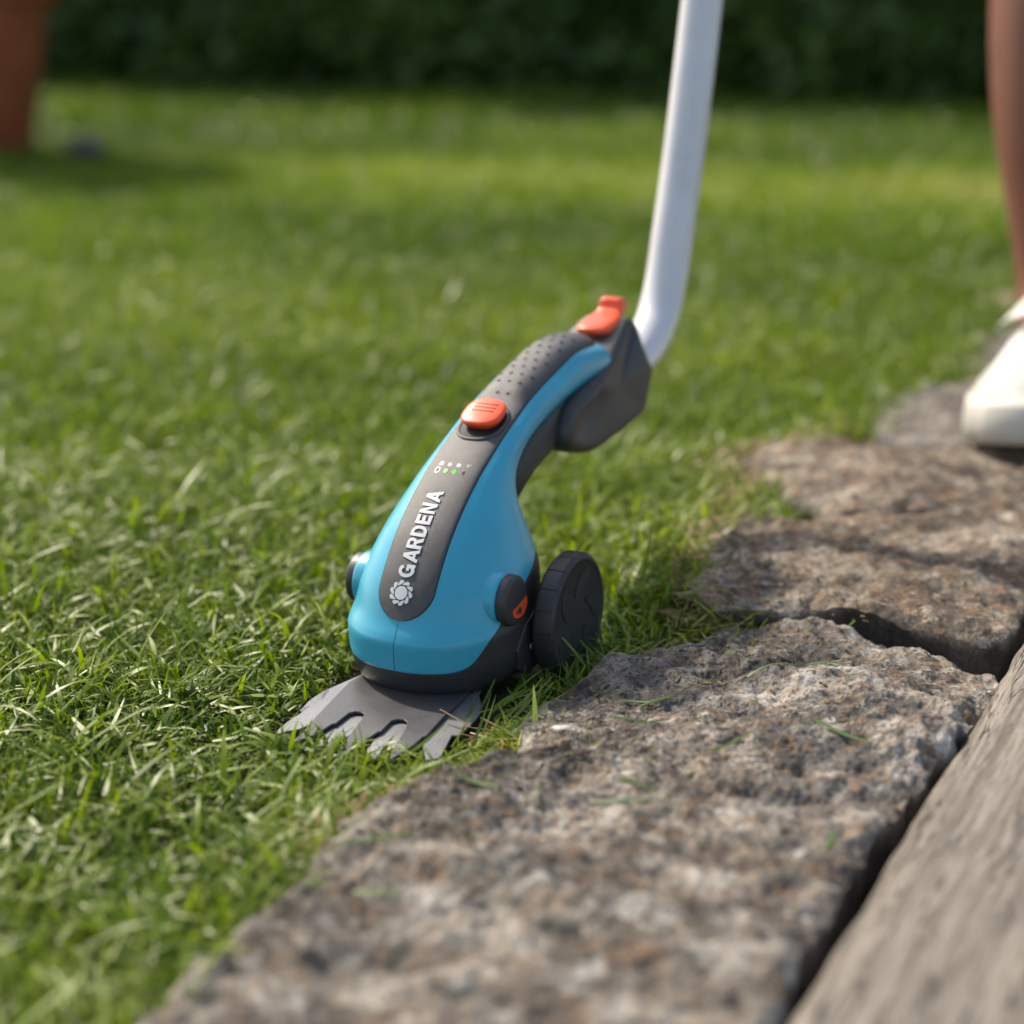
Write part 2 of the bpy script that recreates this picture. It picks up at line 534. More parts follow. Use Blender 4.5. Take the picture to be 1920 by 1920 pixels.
# ------------------------------------------------------------------ stones
def stone(outline, ztop, seed, mat, label, na=520, nr=170, amp=1.0, group=None, shape=None):
    o2 = np.array(outline)
    c = o2.mean(0)
    d = o2 - c
    ang = np.arctan2(d[:, 1], d[:, 0]); rad = np.hypot(d[:, 0], d[:, 1])
    k = np.argsort(ang); ang, rad = ang[k], rad[k]
    ang = np.concatenate([ang - 2 * np.pi, ang, ang + 2 * np.pi]); rad = np.tile(rad, 3)
    # even angular sampling by arc length: walk the outline finely
    th = np.linspace(-np.pi, np.pi, na, endpoint=False)
    rb = np.interp(th, ang, rad)
    ker = np.array([1, 2, 3, 2, 1.]); ker /= ker.sum()
    rb = np.convolve(np.concatenate([rb[-2:], rb, rb[:2]]), ker, 'valid')
    px, py = np.cos(th) * rb, np.sin(th) * rb
    rough = fbm(np.stack([px * 45 + seed, py * 45, np.full_like(px, seed * 1.3)], -1), 4)
    rb = rb * 1.0 + 0.0028 * rough
    t_top = np.linspace(0, 1, nr) ** 0.85
    rows = []; side = []; stain_shade = []
    for t in t_top:
        r = rb * t
        e = rb * (1 - t)                         # distance to the rim
        x, y = c[0] + np.cos(th) * r, c[1] + np.sin(th) * r
        P = np.stack([x, y, np.full_like(x, seed * 3.1)], -1)
        h = 0.0045 * pnoise(P * 13) + 0.0042 * fbm(P * 30 + 9, 3) - 0.0030 * np.abs(fbm(P * 44 + 4, 4)) + 0.0013 * fbm(P * 150, 4) + 0.0008
        if shape is not None:
            h = h + shape(x, y)
        fall = np.clip(1 - e / 0.020, 0, 1)
        rn = 0.75 + 0.6 * fbm(np.stack([x * 30, y * 30, np.full_like(x, seed)], -1), 2)
        z = ztop + h * amp - 0.007 * np.clip(rn, 0.2, 2) * fall ** 2.4
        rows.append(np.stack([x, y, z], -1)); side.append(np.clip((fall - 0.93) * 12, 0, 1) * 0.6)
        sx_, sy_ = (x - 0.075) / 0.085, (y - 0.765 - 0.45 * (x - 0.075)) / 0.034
        stain_shade.append(np.clip(1.6 - 1.5 * np.hypot(sx_, sy_) + 0.9 * fbm(P * 34 + 2, 4), 0, 1) * (seed == 1.0))
    top_edge = rows[-1]
    ns = 16
    for j in range(1, ns + 1):
        f = j / ns
        x = c[0] + np.cos(th) * rb * (1 + 0.004 * math.sin(f * 3)); y = c[1] + np.sin(th) * rb
        z = top_edge[:, 2] * (1 - f) + (-0.055) * f
        P = np.stack([x * 40, y * 40, z * 40 + seed], -1)
        out = 0.0045 * fbm(P, 4) - 0.004 * f
        x = x + np.cos(th) * out; y = y + np.sin(th) * out
        rows.append(np.stack([x, y, z], -1)); side.append(np.full(na, 1.0)); stain_shade.append(np.zeros(na))
    V = np.concatenate(rows)
    loc = np.array([c[0], c[1], 0.0])
    o = quads_np("kerb_stone", V - loc, grid_faces(len(rows), na, wrap=True)[:, ::-1], mat, attrs={"side": np.concatenate(side), "stain_shade": np.concatenate(stain_shade)})
    o.location = loc
    tag(o, label, "stone", group)
    stone_objs.append(o)
    return o


def shape1(x, y):
    # a worn hollow beside the tool, a shoulder in front of it and a low left nose
    hollow = -0.0075 * np.exp(-(((x - 0.055) / 0.055) ** 2 + ((y - 0.745) / 0.030) ** 2))
    ridge = 0.005 * np.exp(-(((x - 0.06) / 0.10) ** 2 + ((y - 0.69) / 0.016) ** 2))
    hump = 0.006 * np.exp(-(((x - 0.125) / 0.035) ** 2 + ((y - 0.762) / 0.014) ** 2))
    hump2 = 0.005 * np.exp(-(((x - 0.165) / 0.02) ** 2 + ((y - 0.70) / 0.02) ** 2))
    scoop = -0.006 * np.exp(-(((x - 0.095) / 0.018) ** 2 + ((y - 0.645) / 0.005) ** 2))
    return hollow + ridge + hump + hump2 + scoop


stone_objs = []
SG = "rough natural kerb stones along the lawn"
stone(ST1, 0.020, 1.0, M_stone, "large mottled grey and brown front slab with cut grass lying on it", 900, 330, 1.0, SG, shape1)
stone(ST2, 0.024, 2.0, M_stone2, "sandy brown flat stone slab directly behind the big front slab", 520, 150, 0.8, SG)
stone(ST3, 0.021, 3.0, M_stone2, "blurred brown stone slab just below the toe of the white shoe", 420, 90, 0.9, SG)
stone(ST4, 0.019, 4.5, M_stone3, "bluish grey stone slab lying under the white shoe", 320, 70, 0.9, SG)
stone(ST5, 0.019, 5.5, M_stone3, "grey stone slab farthest back beyond the white shoe", 240, 50, 0.9, SG)
stone(ST6, 0.019, 6.5, M_stone2, "last brown stone slab of the row, outside the right edge behind the leg", 200, 40, 0.9, SG)

# ------------------------------------------------------------------ weathered planks
deck = empty("wooden_deck", (plank_edge(0.583), 0.583, 0.0), -math.atan(0.4637))
tag(deck, "weathered grey wooden deck boards running beside the stone slabs at the right", "deck")


def plank(x0, w, y0, y1, seed):
    nx, ny = 46, 420
    prof = []                                     # cross section, left to right over the top
    for i in range(10):
        prof.append((0, -0.04 + i * 0.0036))
    for i in range(nx):
        prof.append((w * (i / (nx - 1)), 0.0))
    for i in range(10):
        prof.append((w, -0.0036 - i * 0.0036))
    prof = np.array(prof)
    ys = np.linspace(y0, y1, ny)
    PX = np.repeat(prof[None, :, 0], ny, 0); PZ = np.repeat(prof[None, :, 1], ny, 0); PY = np.repeat(ys[:, None], len(prof), 1)
    e = np.minimum(PX, w - PX)
    roundn = 0.0045 * np.clip(1 - e / 0.007, 0, 1) ** 2
    nz = 0.0006 * fbm(np.stack([PX * 60 + seed, PY * 5, PZ * 0], -1), 4) + 0.0010 * fbm(np.stack([PX * 12, PY * 7, PZ * 0 + seed], -1), 3)
    nx_ = 0.0013 * fbm(np.stack([PY * 22 + seed, PZ * 30, PX * 0], -1), 3)
    PZ2 = PZ + nz - roundn * (PZ > -0.002)
    PX2 = PX + nx_ * (e < 0.004)
    V = np.stack([PX2 + x0, PY, PZ2 + 0.021], -1).reshape(-1, 3)
    return quads_np("plank", V, grid_faces(ny, len(prof)), M_wood, deck)


plank(0.0, 0.145, -0.35, 1.6, 2.0)
plank(0.153, 0.145, -0.35, 1.6, 9.0)
plank(0.306, 0.145, -0.35, 1.6, 15.0)


# ------------------------------------------------------------------ grass
def tool_xy(x, y):
    dx, dy = x - TOOL_O[0], y - TOOL_O[1]
    return dx * FWD[0] + dy * FWD[1], dx * LAT[0] + dy * LAT[1]


def on_stone(x, y, grow=0.0):
    m = np.zeros(x.shape, bool)
    for s in STONES:
        a = np.array(s); c = a.mean(0)
        d = a - c; L = np.hypot(d[:, 0], d[:, 1])[:, None]
        m |= in_poly(x, y, (c + d * (1 + grow / L)).tolist())
    return m


def grass_blades(n, xr, yr, ln, wd, lean, nseg, z0=(0, 0), tint=(0.15, 0.75), dens=None, droop=(0.3, 1.2), keep=None, fan=None, tools=True):
    """returns verts, quads, tint, along"""
    x = rng.uniform(xr[0], xr[1], n) if fan is None else None
    y = rng.uniform(yr[0], yr[1], n)
    if fan is not None:
        x = rng.uniform(-1, 1, n) * (y * fan + 0.06)
    ok = ~((x > border_x(y) + 0.004) & (y < 2.6) & on_stone(x, y, -0.003)) & ~((x > plank_edge(y) - 0.012))
    ok &= ~((x > border_x(y) + 0.03) & (y < 2.2) & (y > 0.0))
    if tools:
        tx, tl = tool_xy(x, y)
        ok &= ~((tx > -0.022) & (tx < 0.075) & (np.abs(tl) < 0.038))
        ok &= ~((tx > 0.055) & (tx < 0.127) & (tl > -0.034) & (tl < 0.046))
        ok &= ~((np.abs(tx) < 0.026) & (np.abs(tl) > 0.04) & (np.abs(tl) < 0.055))
    if dens is not None:
        ok &= rng.uniform(0, 1, n) < dens(x, y)
    x, y = x[ok], y[ok]; n = len(x)
    patch = pnoise(np.stack([x * 2.1, y * 2.1, np.full(n, 5.0)], -1))
    clump = pnoise(np.stack([x * 38, y * 38, np.full(n, 8.0)], -1))
    clump2 = pnoise(np.stack([x * 11, y * 11, np.full(n, 2.0)], -1))
    L = rng.uniform(ln[0], ln[1], n) * (1 + 0.35 * clump + 0.3 * clump2)
    if tools:
        tx, tl = tool_xy(x, y)
        near = np.exp(-(np.maximum(0, np.abs(tx - 0.11) - 0.05) / 0.02) ** 2 - (np.maximum(0, np.abs(tl) - 0.045) / 0.02) ** 2)
        L *= 1 - 0.45 * near
    Wd = rng.uniform(wd[0], wd[1], n)
    az = rng.uniform(0, 2 * np.pi, n) + clump * 1.5
    a0 = np.radians(rng.uniform(lean[0], lean[1], n))           # lean from vertical at the root
    dr = rng.uniform(droop[0], droop[1], n)
    tw = rng.normal(0, 0.5, n)
    s0 = az + np.pi / 2
    p = np.stack([x, y, lawn_h(x, y) + rng.uniform(z0[0], z0[1] + 1e-9, n)], -1)
    rows = []; al = []
    for j in range(nseg + 1):
        f = j / nseg
        w = Wd * np.where(f < 0.15, 0.8, 1.0) * (1 - f ** 2.4 * 0.93) * 0.5
        sa = s0 + tw * f
        sd_ = np.stack([np.cos(sa), np.sin(sa), 0.35 * np.sin(tw * 3 + f)], -1)
        rows += [p - sd_ * w[:, None], p + sd_ * w[:, None]]
        al += [np.full(n, f)] * 2
        a = np.minimum(a0 + dr * f, 2.0)
        p = p + np.stack([np.cos(az) * np.sin(a), np.sin(az) * np.sin(a), np.cos(a)], -1) * (L / nseg)[:, None]
        fl = lawn_h(p[:, 0], p[:, 1]) + 0.0015
        p[:, 2] = np.maximum(p[:, 2], fl)
    V = np.stack(rows, 1)                                          # n, 2(nseg+1), 3
    if tools:
        hit = np.zeros(n, bool)
        for j in range(1, nseg + 1):
            m_ = V[:, 2 * j]
            hx, hl = tool_xy(m_[:, 0], m_[:, 1])
            hit |= (hx > 0.05) & (hx < 0.124) & (hl > -0.033) & (hl < 0.044)
            hit |= (hx > -0.02) & (hx < 0.07) & (np.abs(hl) < 0.037)
        kp = ~hit | ((rng.uniform(0, 1, n) < 0.10) & (np.abs(tool_xy(x, y)[0] - 0.13) < 0.012))
        V = V[kp]; x, y, L = x[kp], y[kp], L[kp]; n = len(x)
        al = [k_[kp] for k_ in al]; patch, clump, clump2 = patch[kp], clump[kp], clump2[kp]
    nv = 2 * (nseg + 1)
    q = []
    for j in range(nseg):
        q.append([2 * j, 2 * j + 1, 2 * j + 3, 2 * j + 2])
    Q = (np.arange(n)[:, None, None] * nv + np.array(q)[None]).reshape(-1, 4)
    big = pnoise(np.stack([x * 0.9, y * 1.5, np.full(n, 31.0)], -1)) + 0.5 * pnoise(np.stack([x * 3, y * 4, np.full(n, 11.0)], -1))  # broad tree dapple painted into the far blades' tint
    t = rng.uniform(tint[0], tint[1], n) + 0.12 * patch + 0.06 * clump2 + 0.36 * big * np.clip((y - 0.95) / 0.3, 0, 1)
    # sunlit strip, tree and hedge shade painted into the far lawn's tint
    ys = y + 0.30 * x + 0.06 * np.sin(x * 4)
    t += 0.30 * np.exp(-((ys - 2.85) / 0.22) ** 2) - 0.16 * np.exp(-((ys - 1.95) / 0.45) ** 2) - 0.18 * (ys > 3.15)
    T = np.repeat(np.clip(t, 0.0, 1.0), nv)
    A = np.stack(al, 1).reshape(-1)
    return V.reshape(-1, 3), Q, T, A


parts = []
# near turf: short under-layer, standing blades, lying blades and pale clippings
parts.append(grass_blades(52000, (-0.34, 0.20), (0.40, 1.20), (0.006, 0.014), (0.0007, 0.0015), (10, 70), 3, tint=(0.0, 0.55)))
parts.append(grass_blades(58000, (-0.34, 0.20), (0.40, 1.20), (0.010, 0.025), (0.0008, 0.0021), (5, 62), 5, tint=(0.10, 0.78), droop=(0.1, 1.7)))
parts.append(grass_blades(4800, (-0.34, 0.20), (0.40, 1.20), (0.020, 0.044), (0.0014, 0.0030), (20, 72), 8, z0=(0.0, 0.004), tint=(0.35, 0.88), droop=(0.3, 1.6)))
parts.append(grass_blades(8500, (-0.34, 0.20), (0.40, 1.20), (0.007, 0.026), (0.0008, 0.0024), (72, 96), 6, z0=(0.005, 0.012), tint=(0.35, 0.97), droop=(-0.5, 0.5)))
parts.append(grass_blades(90000, None, (1.20, 2.0), (0.012, 0.026), (0.0012, 0.0024), (5, 60), 3, fan=0.34, tint=(0.12, 0.72), tools=False))
parts.append(grass_blades(1800, None, (1.20, 2.0), (0.014, 0.034), (0.0016, 0.003), (60, 90), 4, z0=(0.006, 0.013), fan=0.34, tint=(0.35, 0.8), droop=(-0.3, 0.3), tools=False))
parts.append(grass_blades(100000, None, (2.0, 3.6), (0.014, 0.030), (0.0022, 0.0042), (5, 55), 2, fan=0.34, tint=(0.25, 0.65), tools=False))
parts.append(grass_blades(80000, None, (3.6, 6.8), (0.020, 0.036), (0.006, 0.012), (10, 60), 2, fan=0.36, tint=(0.2, 0.6), tools=False))
vo = 0; VV, QQ, TT, AA = [], [], [], []
for v, q, t, a in parts:
    VV.append(v); QQ.append(q + vo); TT.append(t); AA.append(a); vo += len(v)
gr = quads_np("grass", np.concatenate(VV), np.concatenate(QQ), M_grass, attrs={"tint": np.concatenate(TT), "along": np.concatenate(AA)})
tag(gr, "short mown green lawn with loose pale clippings around the grass shears", "grass", kind='stuff')

# long uncut tufts leaning over the stone beside the base, and dry thatch at the stone edge
def tuft(n, cx, cy, sx, sy, ln, wd, azc, azs, lean, tint, z=0.0, nseg=8, droop=(0.2, 0.7)):
    x = rng.normal(cx, sx, n); y = rng.normal(cy, sy, n)
    L = rng.uniform(*ln, n); Wd = rng.uniform(*wd, n)
    az = rng.normal(azc, azs, n); a0 = np.radians(rng.uniform(*lean, n)); dr = rng.uniform(*droop, n)
    s0 = az + np.pi / 2 + rng.normal(0, 0.3, n); p = np.stack([x, y, np.full(n, z)], -1)
    rows, al = [], []
    for j in range(nseg + 1):
        f = j / nseg
        w = Wd * (1 - f ** 2.2 * 0.95) * 0.5
        sd_ = np.stack([np.cos(s0), np.sin(s0), np.full(n, 0.3)], -1)
        rows += [p - sd_ * w[:, None], p + sd_ * w[:, None]]; al += [np.full(n, f)] * 2
        a = a0 + dr * f
        p = p + np.stack([np.cos(az) * np.sin(a), np.sin(az) * np.sin(a), np.cos(a)], -1) * (L / nseg)[:, None]
    V = np.stack(rows, 1); nv = 2 * (nseg + 1)
    Q = (np.arange(n)[:, None, None] * nv + np.array([[2 * j, 2 * j + 1, 2 * j + 3, 2 * j + 2] for j in range(nseg)])[None]).reshape(-1, 4)
    return V.reshape(-1, 3), Q, np.repeat(rng.uniform(*tint, n), nv), np.stack(al, 1).reshape(-1)


def merge_obj(name, ps, mat):
    vo = 0; VV, QQ, TT, AA = [], [], [], []
    for v, q, t, a in ps:
        VV.append(v); QQ.append(q + vo); TT.append(t); AA.append(a); vo += len(v)
    return quads_np(name, np.concatenate(VV), np.concatenate(QQ), mat, attrs={"tint": np.concatenate(TT), "along": np.concatenate(AA)})


tp = [tuft(26, -0.012, 0.722, 0.007, 0.012, (0.024, 0.042), (0.0010, 0.0020), R(50), 0.25, (66, 86), (0.2, 0.65), 0.004, droop=(-0.5, 0.5)),
      tuft(34, -0.022, 0.694, 0.016, 0.006, (0.018, 0.040), (0.0012, 0.0024), R(15), 0.5, (72, 92), (0.35, 0.95), 0.006, droop=(-0.4, 0.4)),
      tuft(34, 0.012, 0.765, 0.016, 0.006, (0.012, 0.026), (0.0012, 0.0022), R(20), 0.8, (50, 85), (0.3, 0.8), 0.004),
      tuft(70, -0.050, 0.690, 0.022, 0.006, (0.010, 0.024), (0.0012, 0.0026), R(80), 1.3, (15, 80), (0.3, 0.9), 0.002),
      tuft(170, 0.092, 0.833, 0.013, 0.005, (0.010, 0.022), (0.0009, 0.0018), R(-60), 0.9, (30, 85), (0.2, 0.8), 0.008),
      tuft(260, 0.090, 0.92, 0.004, 0.05, (0.012, 0.026), (0.001, 0.002), R(0), 0.9, (20, 80), (0.2, 0.8), 0.008),
      tuft(160, 0.118, 1.03, 0.010, 0.05, (0.014, 0.028), (0.001, 0.002), R(0), 0.9, (20, 80), (0.2, 0.8), 0.008),
      tuft(240, -0.075, 0.60, 0.010, 0.035, (0.010, 0.024), (0.0009, 0.0018), R(20), 0.9, (20, 80), (0.2, 0.8), 0.004),
      tuft(60, -0.078, 0.712, 0.014, 0.010, (0.008, 0.018), (0.0012, 0.0024), R(80), 1.3, (15, 80), (0.3, 0.85), 0.002)]
tag(merge_obj("grass_tuft", tp, M_grass), "longer uncut grass blades leaning over the stone edge beside the blades", "grass", kind='stuff')

th_n = 5200
ty = rng.uniform(0.60, 1.25, th_n); tx_ = border_x(ty) - np.abs(rng.normal(0, 0.012, th_n)) + 0.005
M_thatch = grass_mat("dry_thatch", [(0, (0.11, 0.065, 0.025)), (0.5, (0.26, 0.17, 0.07)), (1, (0.40, 0.31, 0.16))], 0.1, 0.7)
L = rng.uniform(0.006, 0.02, th_n); az = rng.uniform(0, 6.28, th_n)
p0 = np.stack([tx_, ty, lawn_h(tx_, ty) + 0.002 + rng.uniform(0, 0.008, th_n)], -1)
dv = np.stack([np.cos(az), np.sin(az), rng.normal(0, 0.15, th_n)], -1) * L[:, None]
sdv = np.stack([-np.sin(az), np.cos(az), rng.normal(0, 0.3, th_n)], -1) * (0.0006)
Vt = np.stack([p0 - sdv, p0 + sdv, p0 + dv + sdv * 0.5, p0 + dv - sdv * 0.5], 1).reshape(-1, 3)
Qt = np.arange(th_n * 4).reshape(-1, 4)
th = quads_np("dry_thatch", Vt, Qt, M_thatch, attrs={"tint": np.repeat(rng.uniform(0, 1, th_n), 4), "along": np.tile([0, 0, 1, 1.], th_n)})
tag(th, "dry straw coloured thatch lying along the stone edge", "dry grass", kind='stuff')


# ------------------------------------------------------------------ hedge behind the lawn
def leaf_cloud(n, fn, size):
    P = fn(n)
    n = len(P)
    d1 = rng.normal(size=(n, 3)); d1 /= np.linalg.norm(d1, axis=1)[:, None]
    d2 = np.cross(d1, rng.normal(size=(n, 3))); d2 /= np.linalg.norm(d2, axis=1)[:, None]
    s = rng.uniform(size * 0.6, size * 1.3, n)[:, None]
    V = np.stack([P - d1 * s, P + d2 * s * 0.5, P + d1 * s, P - d2 * s * 0.5], 1).reshape(-1, 3)
    t = np.clip(0.5 + 0.5 * pnoise(P * 3) + rng.normal(0, 0.15, n), 0, 1)
    return V, np.arange(n * 4).reshape(-1, 4), np.repeat(t, 4), np.tile([0, .5, 1, .5], n)


HA, HB = np.array([-3.2, 6.3]), np.array([3.4, 3.55])
hd = (HB - HA); HL = np.linalg.norm(hd); hd = hd / HL; hn = np.array([-hd[1], hd[0]])
hedge = empty("hedge", (*(HA + HB) / 2, 0.0), math.atan2(hd[1], hd[0]))
tag(hedge, "dark green leafy hedge along the back of the lawn", "hedge")


def hedge_pts(n):
    u = rng.uniform(-HL / 2, HL / 2, n); ph = rng.uniform(0, math.pi, n)
    top = 1.25 + 0.12 * pnoise(np.stack([u * 1.3, u * 0, u * 0], -1))
    r = rng.uniform(0.82, 1.06, n) + 0.08 * pnoise(np.stack([u * 4, ph * 3, u * 0], -1))
    lo = rng.uniform(0, 1, n) < 0.35
    zb = rng.uniform(0.0, 0.5, n)
    full = np.stack([u, rng.uniform(-0.34, 0.34, n), zb], -1)
    arch = np.stack([u, -np.cos(ph) * 0.42 * r * (0.8 + 0.3 * np.sin(ph)), 0.06 + top * (np.sin(ph) ** 0.6) * r * rng.uniform(0.02, 1, n) ** 0.6], -1)
    return np.where(lo[:, None], full, arch)


v, q, t, a = leaf_cloud(130000, hedge_pts, 0.032)
fo = quads_np("foliage", v, q, M_leaf, hedge, attrs={"tint": t, "along": a}); fo["kind"] = "stuff"
sv, sf = [], []
for i in range(34):
    u = -HL / 2 + HL * (i + 0.5) / 34 + random.uniform(-.05, .05)
    b0 = len(sv)
    for k in range(6):
        an = k * math.pi / 3
        sv += [(u + 0.02 * math.cos(an), 0.02 * math.sin(an), -0.02), (u + random.uniform(-.1, .1) + 0.008 * math.cos(an), 0.008 * math.sin(an), 1.05)]
    for k in range(6):
        k2 = (k + 1) % 6
        sf.append((b0 + 2 * k, b0 + 2 * k2, b0 + 2 * k2 + 1, b0 + 2 * k + 1))
st = mesh("stem", sv, sf, M_bark, hedge); st["kind"] = "stuff"


# ------------------------------------------------------------------ plant pot at the back left
def lathe(name, prof, mat, parent=None, n=48, axis='Z'):
    P = []
    for r, z in prof:
        for k in range(n):
            a = 2 * math.pi * k / n
            P.append((r * math.cos(a), r * math.sin(a), z) if axis == 'Z' else (r * math.cos(a), z, r * math.sin(a)))
    o = quads_np(name, np.array(P), grid_faces(len(prof), n, wrap=True), mat, parent)
    smooth_by_angle(o)
    return o


pot = empty("plant_pot", (-0.925, 3.30, 0.0))
tag(pot, "red brown terracotta plant pot with a small shrub at the far left of the lawn", "plant pot")
lathe("pot_body", [(0.0, 0.002), (0.105, 0.002), (0.112, 0.01), (0.15, 0.25), (0.168, 0.252), (0.172, 0.262), (0.172, 0.30), (0.166, 0.306), (0.152, 0.306), (0.148, 0.29), (0.146, 0.26)], M_terra, pot)
lathe("soil", [(0.147, 0.272), (0.06, 0.277), (0.0, 0.279)], M_soil, pot)
v, q, t, a = leaf_cloud(3500, lambda n: (lambda d: d / np.linalg.norm(d, axis=1)[:, None] * rng.uniform(0.4, 1, n)[:, None] ** 0.5 * np.array([0.2, 0.2, 0.17]) + np.array([0, 0, 0.46]))(rng.normal(size=(n, 3))), 0.02)
quads_np("foliage", v, q, M_leaf, pot, attrs={"tint": t, "along": a})
bs = bmesh.new()
for k in range(6):
    an = k * 1.05
    bmesh.ops.create_cone(bs, segments=8, radius1=0.006, radius2=0.003, depth=0.28,
                          matrix=Matrix.Translation((0.05 * math.cos(an), 0.05 * math.sin(an), 0.38)) @ Euler((0.3 * math.sin(an) * -1, 0.3 * math.cos(an), 0)).to_matrix().to_4x4())
me = bpy.data.meshes.new("stem"); bs.to_mesh(me); bs.free()
link("stem", me, M_bark, pot)


def pebble(name, loc, r, sc, seed, mat, label, cat):
    bm = bmesh.new(); bmesh.ops.create_icosphere(bm, subdivisions=4, radius=1)
    co = np.array([v.co for v in bm.verts])
    k = 1 + 0.22 * fbm(co * 1.4 + seed, 3)
    for v, kk in zip(bm.verts, k):
        v.co = Vector((v.co.x * kk * r * sc[0], v.co.y * kk * r * sc[1], v.co.z * kk * r * sc[2]))
    me = bpy.data.meshes.new(name); bm.to_mesh(me); bm.free()
    o = link(name, me, mat); o.location = loc
    tag(o, label, cat); return o


pebble("stone", (-0.700, 3.20, 0.012), 0.03, (1, 1, .8), 3, M_darkstone, "small dark round stone on the lawn beside the terracotta pot", "stone")

# ------------------------------------------------------------------ THE GRASS SHEARS
# local axes of the tool: x forward (towards its blades), y to its own left as seen in the photograph's right, z up; centimetres in the tables
tool = empty("grass_shears", tuple(TOOL_O), 0.0)
tool.matrix_world = Matrix(((FWD[0], LAT[0], 0, TOOL_O[0]), (FWD[1], LAT[1], 0, TOOL_O[1]), (0, 0, 1, 0), (0, 0, 0, 1)))
# (FWD, LAT, up) is left handed, so mirror: use a right-handed frame and flip y in data
tool.matrix_world = Matrix(((FWD[0], -LAT[0], 0, TOOL_O[0]), (FWD[1], -LAT[1], 0, TOOL_O[1]), (0, 0, 1, 0), (0, 0, 0, 1)))
tag(tool, "turquoise and black cordless grass shears on wheels with a long white pole handle", "grass shears")
CM = 0.01


def T(p):
    """table coordinates (x, lateral right in the photo, z) in cm -> local metres"""
    p = np.asarray(p, float)
    return np.stack([p[..., 0], -p[..., 1], p[..., 2]], -1) * CM


def tq(name, P, faces, mat, parent=None, smooth=True):
    o = quads_np(name, T(P), np.asarray(faces)[:, ::-1], mat, parent or tool, smooth)
    return o


def catmull(keys, t):
    keys = np.asarray(keys, float); n = len(keys)
    t = np.clip(np.asarray(t, float), 0, n - 1 - 1e-9)
    i = np.floor(t).astype(int); f = (t - i)[..., None]
    g = lambda k: keys[np.clip(k, 0, n - 1)]
    p0, p1, p2, p3 = g(i - 1), g(i), g(i + 1), g(i + 2)
    m1 = (p2 - p0) / 2; m2 = (p3 - p1) / 2
    h = f
    return (2 * h**3 - 3 * h**2 + 1) * p1 + (h**3 - 2 * h**2 + h) * m1 + (-2 * h**3 + 3 * h**2) * p2 + (h**3 - h**2) * m2


# front/top point (x,z), rear/under point (x,z), half width, exponent
BODY = [
    (6.35, 0.42, -1.6, 1.15, 3.45, 2.3),
    (7.0, 0.85, -1.8, 1.55, 3.75, 2.3),
    (7.38, 1.70, -2.0, 2.2, 3.93, 2.3),
    (7.50, 2.50, -2.1, 2.9, 3.96, 2.3),
    (7.52, 3.05, -2.2, 3.45, 4.00, 2.3),
    (7.40, 3.38, -2.2, 3.75, 3.94, 2.3),
    (7.05, 3.95, -2.2, 4.35, 3.82, 2.25),
    (6.60, 4.92, -2.1, 5.2, 3.74, 2.2),
    (5.92, 6.05, -1.85, 6.1, 3.38, 2.2),
    (4.92, 7.30, -1.5, 7.0, 2.92, 2.2),
    (3.60, 8.50, -1.25, 7.8, 2.46, 2.2),
    (2.15, 9.52, -1.25, 8.5, 2.12, 2.25),
    (0.62, 10.35, -1.75, 9.15, 1.90, 2.3),
    (-1.15, 11.15, -2.75, 9.8, 1.80, 2.3),
    (-3.20, 12.00, -4.25, 10.25, 1.78, 2.3),
    (-5.65, 12.68, -6.15, 10.68, 1.78, 2.3),
    (-8.20, 13.25, -8.4, 11.02, 1.80, 2.4),
    (-10.20, 13.25, -10.0, 11.12, 1.82, 2.5),
    (-11.35, 13.0, -11.0, 11.0, 1.80, 2.8),
    (-11.85, 12.55, -11.55, 11.15, 1.55, 2.6),
]
NB = len(BODY) - 1


def sec(t):
    k = catmull(BODY, t)
    return k


def body_pt(t, c, s, inset=0.0):
    """c: signed cos term towards the front, s: signed sin term lateral"""
    k = sec(t)
    F = np.stack([k[..., 0], k[..., 1]], -1); B = np.stack([k[..., 2], k[..., 3]], -1)
    mid = (F + B) / 2; h = (F - B) / 2
    hl = np.linalg.norm(h, axis=-1, keepdims=True)
    n = k[..., 5]
    cc = np.sign(c) * np.abs(c) ** (2 / n); ss = np.sign(s) * np.abs(s) ** (2 / n)
    q = mid + h / hl * (hl - inset) * cc[..., None]
    return np.stack([q[..., 0], (k[..., 4] - inset) * ss, q[..., 1]], -1)


def top_pt(t, l):
    """point of the front/top surface with lateral offset l"""
    k = sec(t); n = k[..., 5]
    s = np.clip(np.abs(l) / k[..., 4], 0, 1)
    u = (1 - s ** n) ** (1 / n)
    F = np.stack([k[..., 0], k[..., 1]], -1); B = np.stack([k[..., 2], k[..., 3]], -1)
    q = (F + B) / 2 + (F - B) / 2 * u[..., None]
    return np.stack([q[..., 0], l + 0 * q[..., 0], q[..., 1]], -1)


def top_nrm(t, l):
    e = 0.02
    a = top_pt(t + e, l) - top_pt(t - e, l); b = top_pt(t, l + 0.03) - top_pt(t, l - 0.03)
    n = np.cross(b, a); n /= np.linalg.norm(n, axis=-1, keepdims=True) + 1e-9
    flip = np.where(n[..., 2] + n[..., 0] * 0.5 < 0, -1, 1)
    return n * flip[..., None]


# where the turquoise shell stops and the black base begins: t as a function of the angle round the body
def split_t(th):
    c = np.cos(th)                                 # 1 front, -1 rear
    # (angle from front in degrees, t)
    d = np.degrees(np.abs(np.arctan2(np.sin(th), c)))
    return np.interp(d, [0, 25, 38, 48, 56, 64, 74, 90, 110, 180], [2.22, 2.22, 2.27, 2.5, 3.3, 4.9, 6.1, 7.0, 7.6, 7.8])


